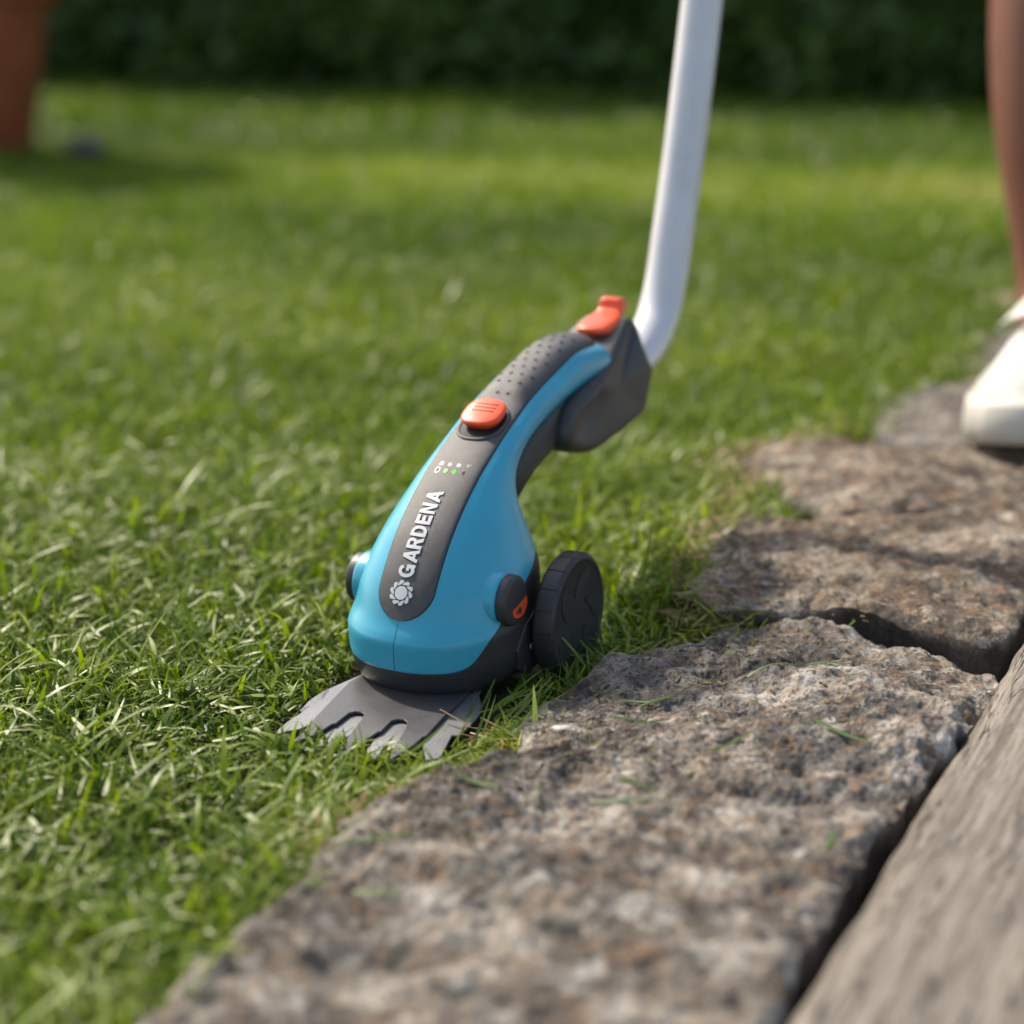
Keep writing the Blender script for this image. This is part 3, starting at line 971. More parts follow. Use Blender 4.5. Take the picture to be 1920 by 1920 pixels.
th = np.linspace(-np.pi, np.pi, 240, endpoint=False)
st0 = split_t(th)
kk = np.array([1, 2, 3, 4, 5, 4, 3, 2, 1.]); kk /= kk.sum()
st0 = np.convolve(np.concatenate([st0[-4:], st0, st0[:4]]), kk, 'valid')
rows = []
for f in np.linspace(0, 1, 260):
    t = st0 + (NB - st0) * f
    rows.append(body_pt(t, np.cos(th), np.sin(th)))
# rolled lower lip
lip = [body_pt(st0, np.cos(th), np.sin(th), 0.14), body_pt(st0, np.cos(th), np.sin(th), 0.04) + np.array([0, 0, -0.03])]
rows = lip + rows
rows.append(np.repeat(rows[-1].mean(0)[None], len(th), 0))
P = np.concatenate(rows)
shell = tq("shell", P, grid_faces(len(rows), len(th), wrap=True), M_turq)

rows = []
for f in np.linspace(0, 1, 60):
    t = st0 * f
    rows.append(body_pt(t, np.cos(th), np.sin(th), 0.03 if f < 0.985 else 0.10))
rows.append(body_pt(st0 + 0.15, np.cos(th), np.sin(th), 0.22))
bot = [np.repeat(rows[0].mean(0)[None], len(th), 0), rows[0] * [0.96, 0.96, 1]]
P = np.concatenate(bot + rows)
base = tq("base", P, grid_faces(len(rows) + 2, len(th), wrap=True), M_black)

# centre seam down the front of the skirt
ts = np.linspace(2.26, 6.0, 40)
for_l = []
for l, off in ((-0.016, -0.02), (-0.016, 0.006), (0.016, 0.006), (0.016, -0.02)):
    for_l.append(top_pt(ts, np.full(40, l)) + top_nrm(ts, np.full(40, l)) * off)
tq("shell_seam", np.concatenate(for_l), grid_faces(4, 40), M_seam)

# inlay strip, measured along the top line
tt = np.linspace(0, NB, 4000)
pc = top_pt(tt, np.zeros(4000))
arc = np.concatenate([[0], np.cumsum(np.linalg.norm(np.diff(pc, axis=0), axis=1))])


def t_at(s): return np.interp(s, arc, tt)
def s_near(x, z):
    return arc[np.argmin(np.hypot(pc[:, 0] - x, pc[:, 2] - z))]


S_BOT = s_near(6.95, 4.0)
S_END = s_near(-11.5, 12.9)
S_BTN = s_near(-1.05, 11.2)


def strip_w(s):
    w = np.interp(s, [S_BOT, S_BOT + 2, S_BTN - 2, S_BTN, S_BTN + 4, S_END - 1.4, S_END], [1.34, 1.34, 1.30, 1.26, 1.24, 1.22, 1.1])
    d = np.clip(s - S_BOT, 0, None)
    r = 1.34
    w = np.where(d < r, np.sqrt(np.clip(r * r - (r - d) ** 2, 0, None)) * w / r, w)
    d2 = np.clip(S_END - s, 0, None); r2 = 1.1
    w = np.where(d2 < r2, np.sqrt(np.clip(r2 * r2 - (r2 - d2) ** 2, 0, None)) * w / r2, w)
    return np.maximum(w, 0.0005)


def strip_patch(s, lat_frac, off):
    t = t_at(s); l = strip_w(s) * lat_frac
    return top_pt(t, l) + top_nrm(t, l) * (off[:, None] if np.ndim(off) else off)


def build_strip(name, s0, s1, mat, thick, ns=300, bulge=None, parent=None):
    u = np.linspace(0, 1, ns)
    s = s0 + (s1 - s0) * (0.5 - 0.5 * np.cos(np.pi * u))
    fr = [(-1.0, -0.12), (-1.0, 0.2), (-0.985, 0.62), (-0.95, 0.92), (-0.9, 1.0)] + [(x, 1.0) for x in np.linspace(-0.82, 0.82, 25)] + [(0.9, 1.0), (0.95, 0.92), (0.985, 0.62), (1.0, 0.2), (1.0, -0.12)]
    rows = []
    for f, o in fr:
        b = thick * o
        extra = 0 if bulge is None else bulge(s) * (1 - min(1, abs(f)) ** 3)
        rows.append(strip_patch(s, f, b + extra * (1 if o > 0 else 0)))
    return tq(name, np.concatenate(rows), grid_faces(len(fr), ns), mat, parent)


def grip_bulge(s):
    a = np.clip((s - (S_BTN + 1.2)) / 1.6, 0, 1); b = np.clip((S_END - s) / 1.0, 0, 1)
    a = a * a * (3 - 2 * a); b = b * b * (3 - 2 * b)
    return 0.30 * a * b


strip = build_strip("control_strip", S_BOT, S_END, M_strip, 0.05, 360, grip_bulge)
# thin dark joint round the inlay
u = np.linspace(0, 1, 300); s = S_BOT - 0.025 + (S_END - S_BOT + 0.05) * (0.5 - 0.5 * np.cos(np.pi * u))
rows = []
for f in (-1, 1):
    for d, off in ((-0.03, 0.006), (0.035, 0.006)):
        t = t_at(s); l = f * (strip_w(np.clip(s, S_BOT, S_END)) + d)
        rows.append(top_pt(t, l) + top_nrm(t, l) * off)
Pj = np.concatenate(rows)
Fj = np.concatenate([grid_faces(2, 300), grid_faces(2, 300, off=600)])
tq("strip_joint", Pj, Fj, M_gap)


def strip_surface(s, l, off):
    s = np.asarray(s, float); l = np.asarray(l, float)
    t = t_at(s)
    w = strip_w(s)
    b = grip_bulge(s) * (1 - np.clip(np.abs(l) / w, 0, 1) ** 3)
    return top_pt(t, l) + top_nrm(t, l) * (0.05 + off + b)[..., None] if np.ndim(off) else top_pt(t, l) + top_nrm(t, l) * (0.05 + off + b)[..., None]


def raised(name, loops, mat, h=0.03, parent=None, sink=0.02, maxlen=0.15, surf=None):
    """loops: list of shapes; each shape = [outer, hole, ...] in (s, l) cm on the strip; raised by h"""
    surf = surf or strip_surface
    bm = bmesh.new()
    for shape in loops:
        polys = [[Vector((p[0], p[1], 0)) for p in lp] for lp in shape]
        flat = [v for lp in polys for v in lp]
        tris = tessellate_polygon(polys)
        vs = [bm.verts.new(v) for v in flat]
        for tr in tris:
            try: bm.faces.new([vs[i] for i in tr])
            except ValueError: pass
    for _ in range(3):
        es = [e for e in bm.edges if e.calc_length() > maxlen]
        if not es: break
        bmesh.ops.subdivide_edges(bm, edges=es, cuts=1)
    bmesh.ops.triangulate(bm, faces=bm.faces)
    # wind every face the same way, then extrude
    for f in bm.faces:
        f.normal_update()
        if f.normal.z < 0: f.normal_flip()
    ret = bmesh.ops.extrude_face_region(bm, geom=list(bm.faces), use_keep_orig=True)
    top = {v for v in ret['geom'] if isinstance(v, bmesh.types.BMVert)}
    for v in bm.verts: v.co.z = h if v in top else -sink
    arr = np.array([v.co for v in bm.verts])
    P = T(surf(arr[:, 0], arr[:, 1], arr[:, 2]))
    for v, p in zip(bm.verts, P): v.co = p
    bmesh.ops.recalc_face_normals(bm, faces=bm.faces)
    me = bpy.data.meshes.new(name); bm.to_mesh(me); bm.free()
    o = link(name, me, mat, parent or tool, smooth=False)
    return o


def arcp(cx, cy, rx, ry, a0, a1, n=14):
    return [(cx + rx * math.cos(R(a0 + (a1 - a0) * i / n)), cy + ry * math.sin(R(a0 + (a1 - a0) * i / n))) for i in range(n + 1)]


# capitals in a unit-high box, (shape, advance)
def glyph(ch):
    k = 0.215
    if ch == 'E': return [[(0, 0), (.66, 0), (.66, k), (k, k), (k, .40), (.61, .40), (.61, .60), (k, .60), (k, 1 - k), (.65, 1 - k), (.65, 1), (0, 1)]], .73
    if ch == 'N': return [[(0, 0), (.2, 0), (.2, .66), (.52, 0), (.74, 0), (.74, 1), (.54, 1), (.54, .34), (.22, 1), (0, 1)]], .83
    if ch == 'A': return [[(0, 0), (.22, 0), (.29, .2), (.57, .2), (.64, 0), (.86, 0), (.54, 1), (.32, 1)], [(.35, .37), (.51, .37), (.43, .66)]], .85
    if ch == 'D': return [[(0, 0)] + arcp(.32, .5, .43, .5, -90, 90) + [(0, 1)], [(.22, .19)] + arcp(.31, .5, .22, .31, -90, 90) + [(.22, .81)]], .82
    if ch == 'R': return [[(0, 0), (.22, 0), (.22, .38), (.34, .38), (.50, 0), (.76, 0), (.55, .43)] + arcp(.42, .70, .29, .30, -45, 90) + [(0, 1)],
                          [(.22, .56)] + arcp(.38, .69, .12, .13, -90, 90, 8) + [(.22, .82)]], .78
    if ch == 'G': return [arcp(.44, .5, .43, .51, 38, 318, 30)[:-2] + [(.66, .03), (.68, .0), (.84, 0), (.84, .54), (.44, .54), (.44, .36), (.62, .36)] + arcp(.44, .5, .215, .305, -40, -322, 26)], .93
    return [], .3


def word(txt, s0, l0, size, mirror=1):
    """runs up the strip: advance along s, letter tops towards -lateral"""
    out = []; x = 0
    for ch in txt:
        g, adv = glyph(ch)
        if g: out.append([[(s0 + (px + x) * size, l0 - py * size) for px, py in lp] for lp in g])
        x += adv + 0.055
    return out, x * size


S_G = s_near(6.05, 5.62)
letters, wl = word("GARDENA", 0, 0, 1.0)
span = s_near(3.15, 8.75) - S_G
size = 0.74
kx = span / (wl * 1.0)
lt = []
for gl in letters:
    lt.append([[(S_G + p[0] * kx, 0.24 + p[1] * size) for p in lp] for lp in gl])
for gl in lt:
    raised("raised_letter", [gl], M_white, 0.035)
# emblem: round centre with ten curved petals
S_L = S_G - 0.68
emb = [[[(S_L + 0.30 * math.cos(R(a)), -0.12 + 0.30 * math.sin(R(a))) for a in range(0, 360, 12)]]]
for k in range(10):
    a = k * 36
    pet = []
    for i in range(9):
        f = i / 8; pet.append((0.36 + 0.20 * f, a + 26 * f ** 1.0 - 4))
    for i in range(9):
        f = 1 - i / 8; pet.append((0.365 + 0.19 * f * (1.0), a + 26 * f + 27 * math.sin(math.pi * min(1, 1 - f * 0.92)) * 0.55 + 22 * (1 - f) - 2 + 4 * f))
    emb.append([[(S_L + r * math.cos(R(b)), -0.12 + r * math.sin(R(b))) for r, b in pet]])
raised("emblem", emb, M_white, 0.035)

# battery lights and their printed signs
S_LED = s_near(2.25, 9.5)


def oval(s, l, rs, rl, n=20):
    return [(s + rs * math.cos(2 * math.pi * i / n), l + rl * math.sin(2 * math.pi * i / n)) for i in range(n)]


for i, l in enumerate((-0.66, -0.23, 0.20, 0.63)):
    lit = i in (1, 2)
    raised("light_rim", [[oval(S_LED, l, 0.17, 0.115), oval(S_LED, l, 0.145, 0.09)[::-1]]], M_blade_low if not lit else M_strip, 0.004)
    raised("battery_light", [[oval(S_LED, l, 0.14, 0.09)]], M_led if lit else M_gap, 0.006)


def rrect(s, l, hs, hl, c=0.03):
    return [(s - hs, l - hl), (s + hs, l - hl), (s + hs, l + hl - c), (s + hs - c, l + hl), (s - hs, l + hl)]


SI = S_LED + 0.42
fl = 0.003
raised("battery_sign", [[rrect(SI, -0.62, 0.10, 0.08), rrect(SI, -0.62, 0.075, 0.058)[::-1]]], M_white, fl)
raised("battery_sign", [[rrect(SI, -0.19, 0.10, 0.08), [(SI + 0.0, -0.248), (SI + 0.0, -0.132), (SI + 0.075, -0.132), (SI + 0.075, -0.248)]]], M_white, fl)
raised("battery_sign", [[rrect(SI, 0.24, 0.10, 0.08)]], M_white, fl)
tri = [(SI + 0.10, 0.57), (SI + 0.10, 0.79), (SI - 0.10, 0.68)]
tri2 = [(SI + 0.075, 0.61), (SI + 0.075, 0.75), (SI - 0.05, 0.68)]
raised("warning_sign", [[tri, tri2[::-1]], [[(SI + 0.06, 0.67), (SI + 0.06, 0.69), (SI + 0.0, 0.685), (SI + 0.0, 0.675)]]], M_white, fl)

# dimples of the grip
for i in range(9):
    s_ = S_BTN + 2.0 + i * 0.78
    cols = (-0.75, -0.25, 0.25, 0.75) if i % 2 == 0 else (-0.5, 0.0, 0.5)
    if i in (0,): cols = (-0.25, 0.25)
    for l in cols:
        raised("grip_dot", [[oval(s_, l, 0.085, 0.075, 14)]], M_strip, 0.045)

# recess and slider button
def sup(s, l, rs, rl, n=3.0, k=48):
    out = []
    for i in range(k):
        a = 2 * math.pi * i / k
        c, d = math.cos(a), math.sin(a)
        out.append((s + rs * math.copysign(abs(c) ** (2 / n), c), l + rl * math.copysign(abs(d) ** (2 / n), d)))
    return out


def loft_surface(name, s, l, levels, mat, n=3.0, surf=None, parent=None, close=True, k=64):
    """levels: (rs, rl, height) rings of a button standing on the strip"""
    rows = []
    for rs, rl, h, ds in levels:
        pts = np.array(sup(s + ds, l, rs, rl, n, k))
        rows.append(strip_surface(pts[:, 0], pts[:, 1], np.full(k, h)))
    if close:
        c = rows[-1].mean(0); rows.append(np.repeat(c[None], k, 0))
    o = tq(name, np.concatenate(rows), grid_faces(len(rows), k, wrap=True), mat, parent)
    return o


loft_surface("button_surround", S_BTN - 0.20, 0.0, [(1.42, 1.13, -0.04, 0), (1.40, 1.11, 0.04, 0), (1.35, 1.06, 0.08, 0), (1.28, 1.0, 0.08, 0), (1.22, 0.95, 0.02, 0)], M_strip, 2.4, close=False)
loft_surface("button_recess", S_BTN - 0.20, 0.0, [(1.26, 0.98, 0.012, 0), (0.6, 0.5, 0.012, 0)], M_gap, 2.4)
btn = loft_surface("slide_button", S_BTN, 0.0, [(0.86, 0.78, 0.0, 0.1), (0.92, 0.84, 0.12, 0.08), (0.99, 0.90, 0.34, 0.02), (0.99, 0.89, 0.42, 0.02), (0.93, 0.84, 0.485, 0.03), (0.85, 0.74, 0.505, 0.02), (0.4, 0.35, 0.51, 0.03)], M_orange, 2.7)
for ds in (0.02, 0.28, 0.54):
    def bsurf(s, l, h): return strip_surface(s, l, 0.505 + h)
    raised("button_ridge", [[[(S_BTN + ds - 0.05, -0.47), (S_BTN + ds + 0.05, -0.47), (S_BTN + ds + 0.05, 0.47), (S_BTN + ds - 0.05, 0.47)]]], M_orange_d, 0.03, surf=bsurf, parent=None)
raised("button_arrow", [[[(S_BTN - 0.30, -0.14), (S_BTN - 0.24, 0.12), (S_BTN - 0.27, 0.12), (S_BTN - 0.36, -0.05)]]], M_orange_d, 0.008, surf=lambda s, l, h: strip_surface(s, l, 0.502 + h))


# generic loft in tool coordinates: stations with (Fx,Fz,Bx,Bz,w,n)
def loft(name, keys, mat, rings=90, k=96, caps=True, parent=None, taper=0.0):
    keys = np.array(keys, float)
    t = np.linspace(0, len(keys) - 1, rings)
    K = catmull(keys, t)
    a = np.linspace(-np.pi, np.pi, k, endpoint=False)
    rows = []
    for r in K:
        F, B = r[0:2], r[2:4]
        cc = np.sign(np.cos(a)) * np.abs(np.cos(a)) ** (2 / r[5]); ss = np.sign(np.sin(a)) * np.abs(np.sin(a)) ** (2 / r[5])
        q = (F + B) / 2 + (F - B) / 2 * cc[:, None]
        rows.append(np.stack([q[:, 0], r[4] * ss * (1 - taper * np.clip(cc, -0.3, 1)), q[:, 1]], -1))
    if caps:
        rows = [np.repeat(rows[0].mean(0)[None], k, 0)] + rows + [np.repeat(rows[-1].mean(0)[None], k, 0)]
    return tq(name, np.concatenate(rows), grid_faces(len(rows), k, wrap=True), mat, parent)


loft("handle_underside", [(-0.4, 7.6, -1.9, 6.4, 1.0, 3), (-1.1, 8.8, -2.4, 7.45, 1.5, 3.2), (-2.6, 10.2, -3.4, 8.15, 1.66, 3.4), (-4.6, 10.9, -4.9, 8.55, 1.66, 3.4),
                          (-6.8, 11.5, -6.8, 9.0, 1.66, 3.4), (-9.0, 12.0, -9.0, 9.3, 1.72, 3.2), (-11.3, 12.6, -11.3, 9.5, 1.65, 3)], M_dark)
def pole_socket():
    prof = [(-5.9, 10.8), (-5.35, 10.1), (-5.3, 9.35), (-5.75, 8.85), (-6.6, 8.55), (-7.9, 8.25), (-9.3, 8.15), (-10.5, 8.25), (-12.6, 8.5), (-14.5, 8.78), (-14.95, 9.0), (-15.2, 9.4),
            (-15.75, 10.5), (-15.85, 10.95), (-15.7, 11.3), (-15.3, 11.8), (-15.05, 12.3), (-14.95, 13.0), (-14.75, 13.45), (-14.35, 13.65), (-13.9, 13.6), (-13.0, 13.2), (-12.0, 12.75), (-11.0, 12.3), (-9.0, 11.7), (-7.2, 11.3)]
    n = len(prof); hw = 2.28; rb = 0.5
    c = np.mean(prof, 0)
    pr = np.array(prof)
    # lateral stations with rounded shoulders: (lateral, inset)
    st = []
    for a in np.linspace(0, 90, 7): st.append((-hw + rb * (1 - math.sin(R(a))), rb * (1 - math.cos(R(90 - a)))) if False else (-(hw - rb) - rb * math.cos(R(a)), rb * (1 - math.sin(R(a)))))
    st += [(l, 0.0) for l in np.linspace(-(hw - rb) + 0.3, (hw - rb) - 0.3, 7)]
    st += [(-l, q) for l, q in st[:7][::-1]]
    # smooth outward normals of the profile
    t = np.roll(pr, -1, 0) - np.roll(pr, 1, 0); nn = np.stack([t[:, 1], -t[:, 0]], -1); nn /= np.linalg.norm(nn, axis=1)[:, None]
    if ((pr + nn * 0.1 - c) ** 2).sum() < ((pr - c) ** 2).sum(): nn = -nn
    rows = []
    for l, q in st:
        p = pr - nn * q
        k = np.clip((pr[:, 1] - 11.6) / 2.0, 0, 1)
        # hollowed flank between the handle and the socket
        hol = 0.35 * np.exp(-((pr[:, 0] + 8.2) / 1.2) ** 2) * np.clip((pr[:, 1] - 9.0), 0, 1)
        lat = l * (1 - 0.40 * k) 
        rows.append(np.stack([p[:, 0] - 0.75 * k * (abs(l) / hw), lat, p[:, 1]], -1))
    # dense resample round the profile so the flank can carry relief
    rows = [catmull(np.concatenate([r, r[:1]]), np.linspace(0, n, 4 * n, endpoint=False)) for r in rows]
    m = 4 * n
    def cap(r, sgn):
        out = []
        cc = r.mean(0)
        for f in (0.9, 0.75, 0.55, 0.3, 0.0):
            q = cc + (r - cc) * f
            x, z = q[:, 0], q[:, 2]
            groove = 0.32 * np.exp(-(((x + 8.0) + (z - 10) * 0.5) / 0.9) ** 2) * np.clip((z - 8.6) / 1.2, 0, 1)
            q[:, 1] -= sgn * groove * min(1, (1 - f) * 4)
            out.append(q)
        return out
    rows = cap(rows[0], -1)[::-1] + rows + cap(rows[-1], 1)
    o = tq("pole_socket", np.concatenate(rows), grid_faces(len(rows), m, wrap=True), M_dark)
    bm = bmesh.new(); bm.from_mesh(o.data); bmesh.ops.remove_doubles(bm, verts=bm.verts, dist=1e-6); bmesh.ops.recalc_face_normals(bm, faces=bm.faces); bm.to_mesh(o.data); bm.free()
    smooth_by_angle(o, 38)
    return o


adapter = pole_socket()

# orange release lever on the socket
lever = loft("release_lever", [(-12.5, 13.42, -12.5, 13.25, 0.3, 2.2), (-12.7, 13.52, -12.7, 13.05, 0.72, 2.5), (-13.4, 13.68, -13.4, 12.9, 0.92, 2.8), (-14.2, 13.82, -14.2, 13.0, 0.90, 3),
                               (-14.85, 13.95, -14.7, 13.2, 0.78, 3.4), (-15.1, 14.12, -15.1, 13.4, 0.66, 4), (-15.22, 14.48, -15.5, 13.6, 0.62, 5), (-15.45, 14.58, -15.9, 13.7, 0.62, 5), (-15.95, 14.5, -16.2, 13.8, 0.54, 4)], M_orange, 90, 72)

# pole: tube swept along a bent centre line
def tube(name, pts, r, mat, parent, k=48, rings=200, rad=None):
    K = catmull(np.array(pts, float), np.linspace(0, len(pts) - 1, rings))
    tan = np.gradient(K, axis=0); tan /= np.linalg.norm(tan, axis=1)[:, None]
    side = np.array([0, 1.0, 0]); a = np.linspace(0, 2 * np.pi, k, endpoint=False)
    rows = []
    for i in range(rings):
        n1 = side - tan[i] * (side @ tan[i]); n1 /= np.linalg.norm(n1)
        n2 = np.cross(tan[i], n1)
        rr = r
        rows.append(K[i] + rr * (np.cos(a)[:, None] * n1 + np.sin(a)[:, None] * n2))
    rows = [np.repeat(K[0][None], k, 0)] + rows + [np.repeat(K[-1][None], k, 0)]
    return tq(name, np.concatenate(rows), grid_faces(len(rows), k, wrap=True)[:, ::-1], mat, parent)


tube("pole", [(-13.3, 0, 11.0), (-15.6, 0, 10.75), (-17.6, 0, 10.75), (-19.4, 0, 11.1), (-20.9, 0, 11.85), (-21.95, 0, 12.85), (-22.85, 0, 14.5), (-23.8, 0, 17.3), (-25.0, 0, 21), (-26.1, 0, 24.9), (-27.2, 0, 29.1), (-29.9, 0, 40), (-34.5, 0, 60), (-38.6, 0, 79), (-41.8, 0, 94)], 1.14, M_pole, None)
tube("hand_grip", [(-41.4, 0, 92), (-42.4, 0, 97), (-43.9, 0, 101), (-46.3, 0, 104)], 1.6, M_grip, None, rings=40)


# side knobs
def disc_y(name, x, z, prof, side, mat, parent=None, k=64):
    rows = []
    a = np.linspace(0, 2 * np.pi, k, endpoint=False)
    for r, l in prof:
        rows.append(np.stack([x + r * np.cos(a), np.full(k, l * side), z + r * np.sin(a)], -1))
    F = grid_faces(len(rows), k, wrap=True)
    if side < 0: F = F[:, ::-1]
    o = tq(name, np.concatenate(rows), F, mat, parent)
    return o


for side in (1, -1):
    kx_, kz_ = 3.76, 4.53
    coll = disc_y("knob_collar", kx_ + 0.05, kz_ - 0.02, [(1.38, 2.6), (1.32, 3.15), (1.26, 3.4), (1.24, 3.49), (1.19, 3.52), (1.10, 3.55), (1.07, 3.45)], side, M_turq)
    kn = disc_y("side_button", kx_, kz_, [(1.13, 3.2), (1.13, 3.80), (1.11, 3.92), (1.04, 3.98), (0.9, 4.0), (0.4, 4.005), (0.0, 4.005)], side, M_black)
    smooth_by_angle(kn, 50)
    if side == 1:
        # orange release mark with a small black pictogram
        def fsurf(s, l, h):
            return np.stack([s, np.full_like(s, 4.005) + h, l], -1)
        sectr = [(kx_ + a * 0.90 - 0.0, kz_ + b * 1.05 + 0.12) for a, b in [(-1.11, -0.16), (-1.19, -0.48), (-0.95, -0.80), (-0.60, -0.93), (-0.15, -0.92), (0.22, -0.78), (0.40, -0.55), (0.36, -0.44), (0.0, -0.39), (-0.51, -0.28)]]
        raised("release_mark", [[sectr]], M_orange, 0.012, surf=fsurf)
        raised("release_pictogram", [[[(kx_ + a, kz_ + b) for a, b in [(-0.26, -0.34), (-0.42, -0.38), (-0.50, -0.56), (-0.40, -0.70), (-0.30, -0.58), (-0.24, -0.68), (-0.10, -0.60), (-0.14, -0.46)]]], [[(kx_ + a, kz_ + b) for a, b in [(0.0, -0.42), (-0.07, -0.41), (-0.08, -0.58), (-0.01, -0.60)]]]], M_black, 0.02, surf=fsurf)

# wheels
def wheel(side):
    ins = 0.0 if side > 0 else 1.15
    w = disc_y("wheel", 0, 2.86, [(r_, l_ - ins) for r_, l_ in [(0.0, 4.30), (2.2, 4.30), (2.62, 4.24), (2.74, 4.28), (2.82, 4.36), (2.845, 4.5), (2.86, 4.8), (2.85, 5.1), (2.82, 5.2), (2.72, 5.30), (2.60, 5.32), (2.52, 5.27), (2.45, 5.24), (1.0, 5.20), (0.0, 5.19)]], side, M_rubber, k=144)
    smooth_by_angle(w, 50)
    # tread lugs: eighteen low pads parted by grooves
    a = np.arange(18) * 20
    V, F = [], []
    for a0 in a:
        b = len(V)
        seg = np.linspace(a0 + 0.55, a0 + 19.45, 9)
        prof = [(2.80, 4.36), (2.885, 4.42), (2.90, 4.5), (2.90, 5.06), (2.885, 5.14), (2.80, 5.2)]
        for r, l in prof:
            for g in seg: V.append((r * math.cos(R(g)), (l - ins) * side, 2.86 + r * math.sin(R(g))))
        f = grid_faces(len(prof), 9, off=b); F += f.tolist()
        for e in (0, 8):
            F.append([b + e, b + e + 9 * 2, b + e + 9 * 3, b + e + 9 * 5])
    F = np.array(F)
    if side < 0: F = F[:, ::-1]
    tr = quads_np("tread", T(np.array(V)), F[:, ::-1], M_rubber, tool); tr.parent = w
    smooth_by_angle(tr, 40)
    # swirled ribs pressed into the face
    for k in range(5):
        rib = []
        for f in np.linspace(0, 1, 14): rib.append((1.0 + 1.25 * f, 72 * k + 40 * f ** 1.3))
        for f in np.linspace(1, 0, 14): rib.append((1.0 + 1.25 * f, 72 * k + 40 * f ** 1.3 + 14 + 16 * math.sin(math.pi * f)))
        lp = [(r * math.cos(R(b)), r * math.sin(R(b))) for r, b in rib]
        rb = raised("rib", [[lp]], M_rubber, 0.06, surf=lambda s, l, h: np.stack([s, side * (5.2 - ins + h), 2.86 + l], -1), maxlen=0.3)
        rb.parent = w
    return w


wheel(1); wheel(-1)
# axle carrier behind the base
disc_y("axle", 0, 2.86, [(0.0, -3.3), (0.35, -3.3), (0.35, 4.35), (0.0, 4.35)], 1, M_black, k=24)


def prism(name, prof, l0, l1, mat, parent=None, bev=0.0008):
    n = len(prof)
    V = [(x, l0, z) for x, z in prof] + [(x, l1, z) for x, z in prof]
    bm = bmesh.new()
    vs = [bm.verts.new(T(v)) for v in V]
    for i in range(n):
        j = (i + 1) % n
        bm.faces.new((vs[i], vs[j], vs[n + j], vs[n + i]))
    bm.faces.new(vs[:n]); bm.faces.new(vs[n:])
    bmesh.ops.recalc_face_normals(bm, faces=bm.faces)
    me = bpy.data.meshes.new(name); bm.to_mesh(me); bm.free()
    o = link(name, me, mat, parent or tool, smooth=False)
    if bev: bevel(o, bev, 2)
    return o


for s_ in (1, -1):
    prism("wheel_arm", [(3.4, 1.2), (2.6, 0.75), (0.6, 1.2), (-0.9, 2.2), (-0.7, 3.6), (0.9, 3.9), (2.8, 3.2), (3.7, 2.2)], s_ * (3.2 if s_ > 0 else 2.1), s_ * (4.05 if s_ > 0 else 2.95), M_black)
sc_ = disc_y("screw", 2.35, 2.0, [(0.16, 4.0), (0.16, 4.09), (0.1, 4.12), (0, 4.12)], 1, M_blade_low, k=16)


# blades: cut plates 1 mm thick with rounded slots, slightly nose-down
def plate(name, shape, z, th, mat, tilt=0.0):
    polys = [[Vector((p[0], p[1], 0)) for p in lp] for lp in shape]
    flat = [v for lp in polys for v in lp]
    bm = bmesh.new(); vs = [bm.verts.new(v) for v in flat]
    for tr in tessellate_polygon(polys):
        try: bm.faces.new([vs[i] for i in tr])
        except ValueError: pass
    for f in bm.faces:
        f.normal_update()
        if f.normal.z < 0: f.normal_flip()
    ret = bmesh.ops.extrude_face_region(bm, geom=list(bm.faces), use_keep_orig=True)
    top = {v for v in ret['geom'] if isinstance(v, bmesh.types.BMVert)}
    P = np.array([(v.co.x, v.co.y, z + (th if v in top else 0) - tilt * (v.co.x - 6)) for v in bm.verts])
    for v, p in zip(bm.verts, T(P)): v.co = p
    bmesh.ops.recalc_face_normals(bm, faces=bm.faces)
    bmesh.ops.dissolve_limit(bm, angle_limit=R(1), verts=bm.verts, edges=bm.edges)
    me = bpy.data.meshes.new(name); bm.to_mesh(me); bm.free()
    o = link(name, me, mat, tool, smooth=False)
    bevel(o, 0.00028, 1, 50)
    return o


low = [(3.5, -2.2), (5.6, -2.75), (6.95, -3.05), (8.1, -3.28), (9.1, -3.28), (10.25, -3.05), (10.38, -2.85), (10.85, -2.85), (11.5, -2.86), (12.6, -2.72),
       (12.75, -2.60), (12.0, -1.97), (10.6, -1.55), (10.1, -1.45), (9.95, -1.25), (10.1, -1.0), (10.5, -0.86), (11.8, -0.84), (13.4, -0.36), (13.5, -0.15), (13.3, 0.05), (11.6, 0.26), (10.2, 0.55),
       (9.95, 0.8), (10.1, 1.05), (10.5, 1.2), (11.6, 1.35), (13.3, 1.95), (13.4, 2.15), (13.2, 2.35), (11.4, 2.5), (10.1, 2.65), (9.9, 2.85), (10.0, 3.05), (10.4, 3.2), (11.3, 3.5), (12.4, 4.25),
       (12.35, 4.5), (12.0, 4.65), (11.7, 4.6), (9.8, 4.05), (9.72, 4.33), (8.65, 4.26), (7.3, 4.05), (6.55, 3.75), (5.4, 3.0), (3.5, 2.6)]
plate("lower_blade", [low], 0.52, 0.12, M_blade_low, 0.018)
up = [(3.5, -2.0), (6.3, -2.5), (6.98, -2.58), (9.0, -2.2), (11.07, -1.80), (11.94, -1.58), (13.4, -1.34), (13.5, -1.2), (12.69, -0.86), (11.25, -0.78), (11.2, -0.68), (10.0, -0.76), (9.74, -0.62), (9.68, -0.38), (9.78, -0.15), (10.33, 0.06),
      (11.91, 0.42), (13.8, 0.95), (13.85, 1.10), (12.89, 1.28), (11.15, 1.34), (11.1, 1.42), (9.95, 1.27), (9.66, 1.42), (9.60, 1.65), (9.74, 1.9), (10.3, 2.15), (11.9, 2.6), (13.2, 3.0), (13.3, 3.2), (12.05, 3.32), (10.83, 3.26), (10.75, 3.34), (8.6, 3.02), (6.45, 2.80), (3.5, 2.3)]
plate("upper_blade", [up], 0.70, 0.12, M_blade_up, 0.018)

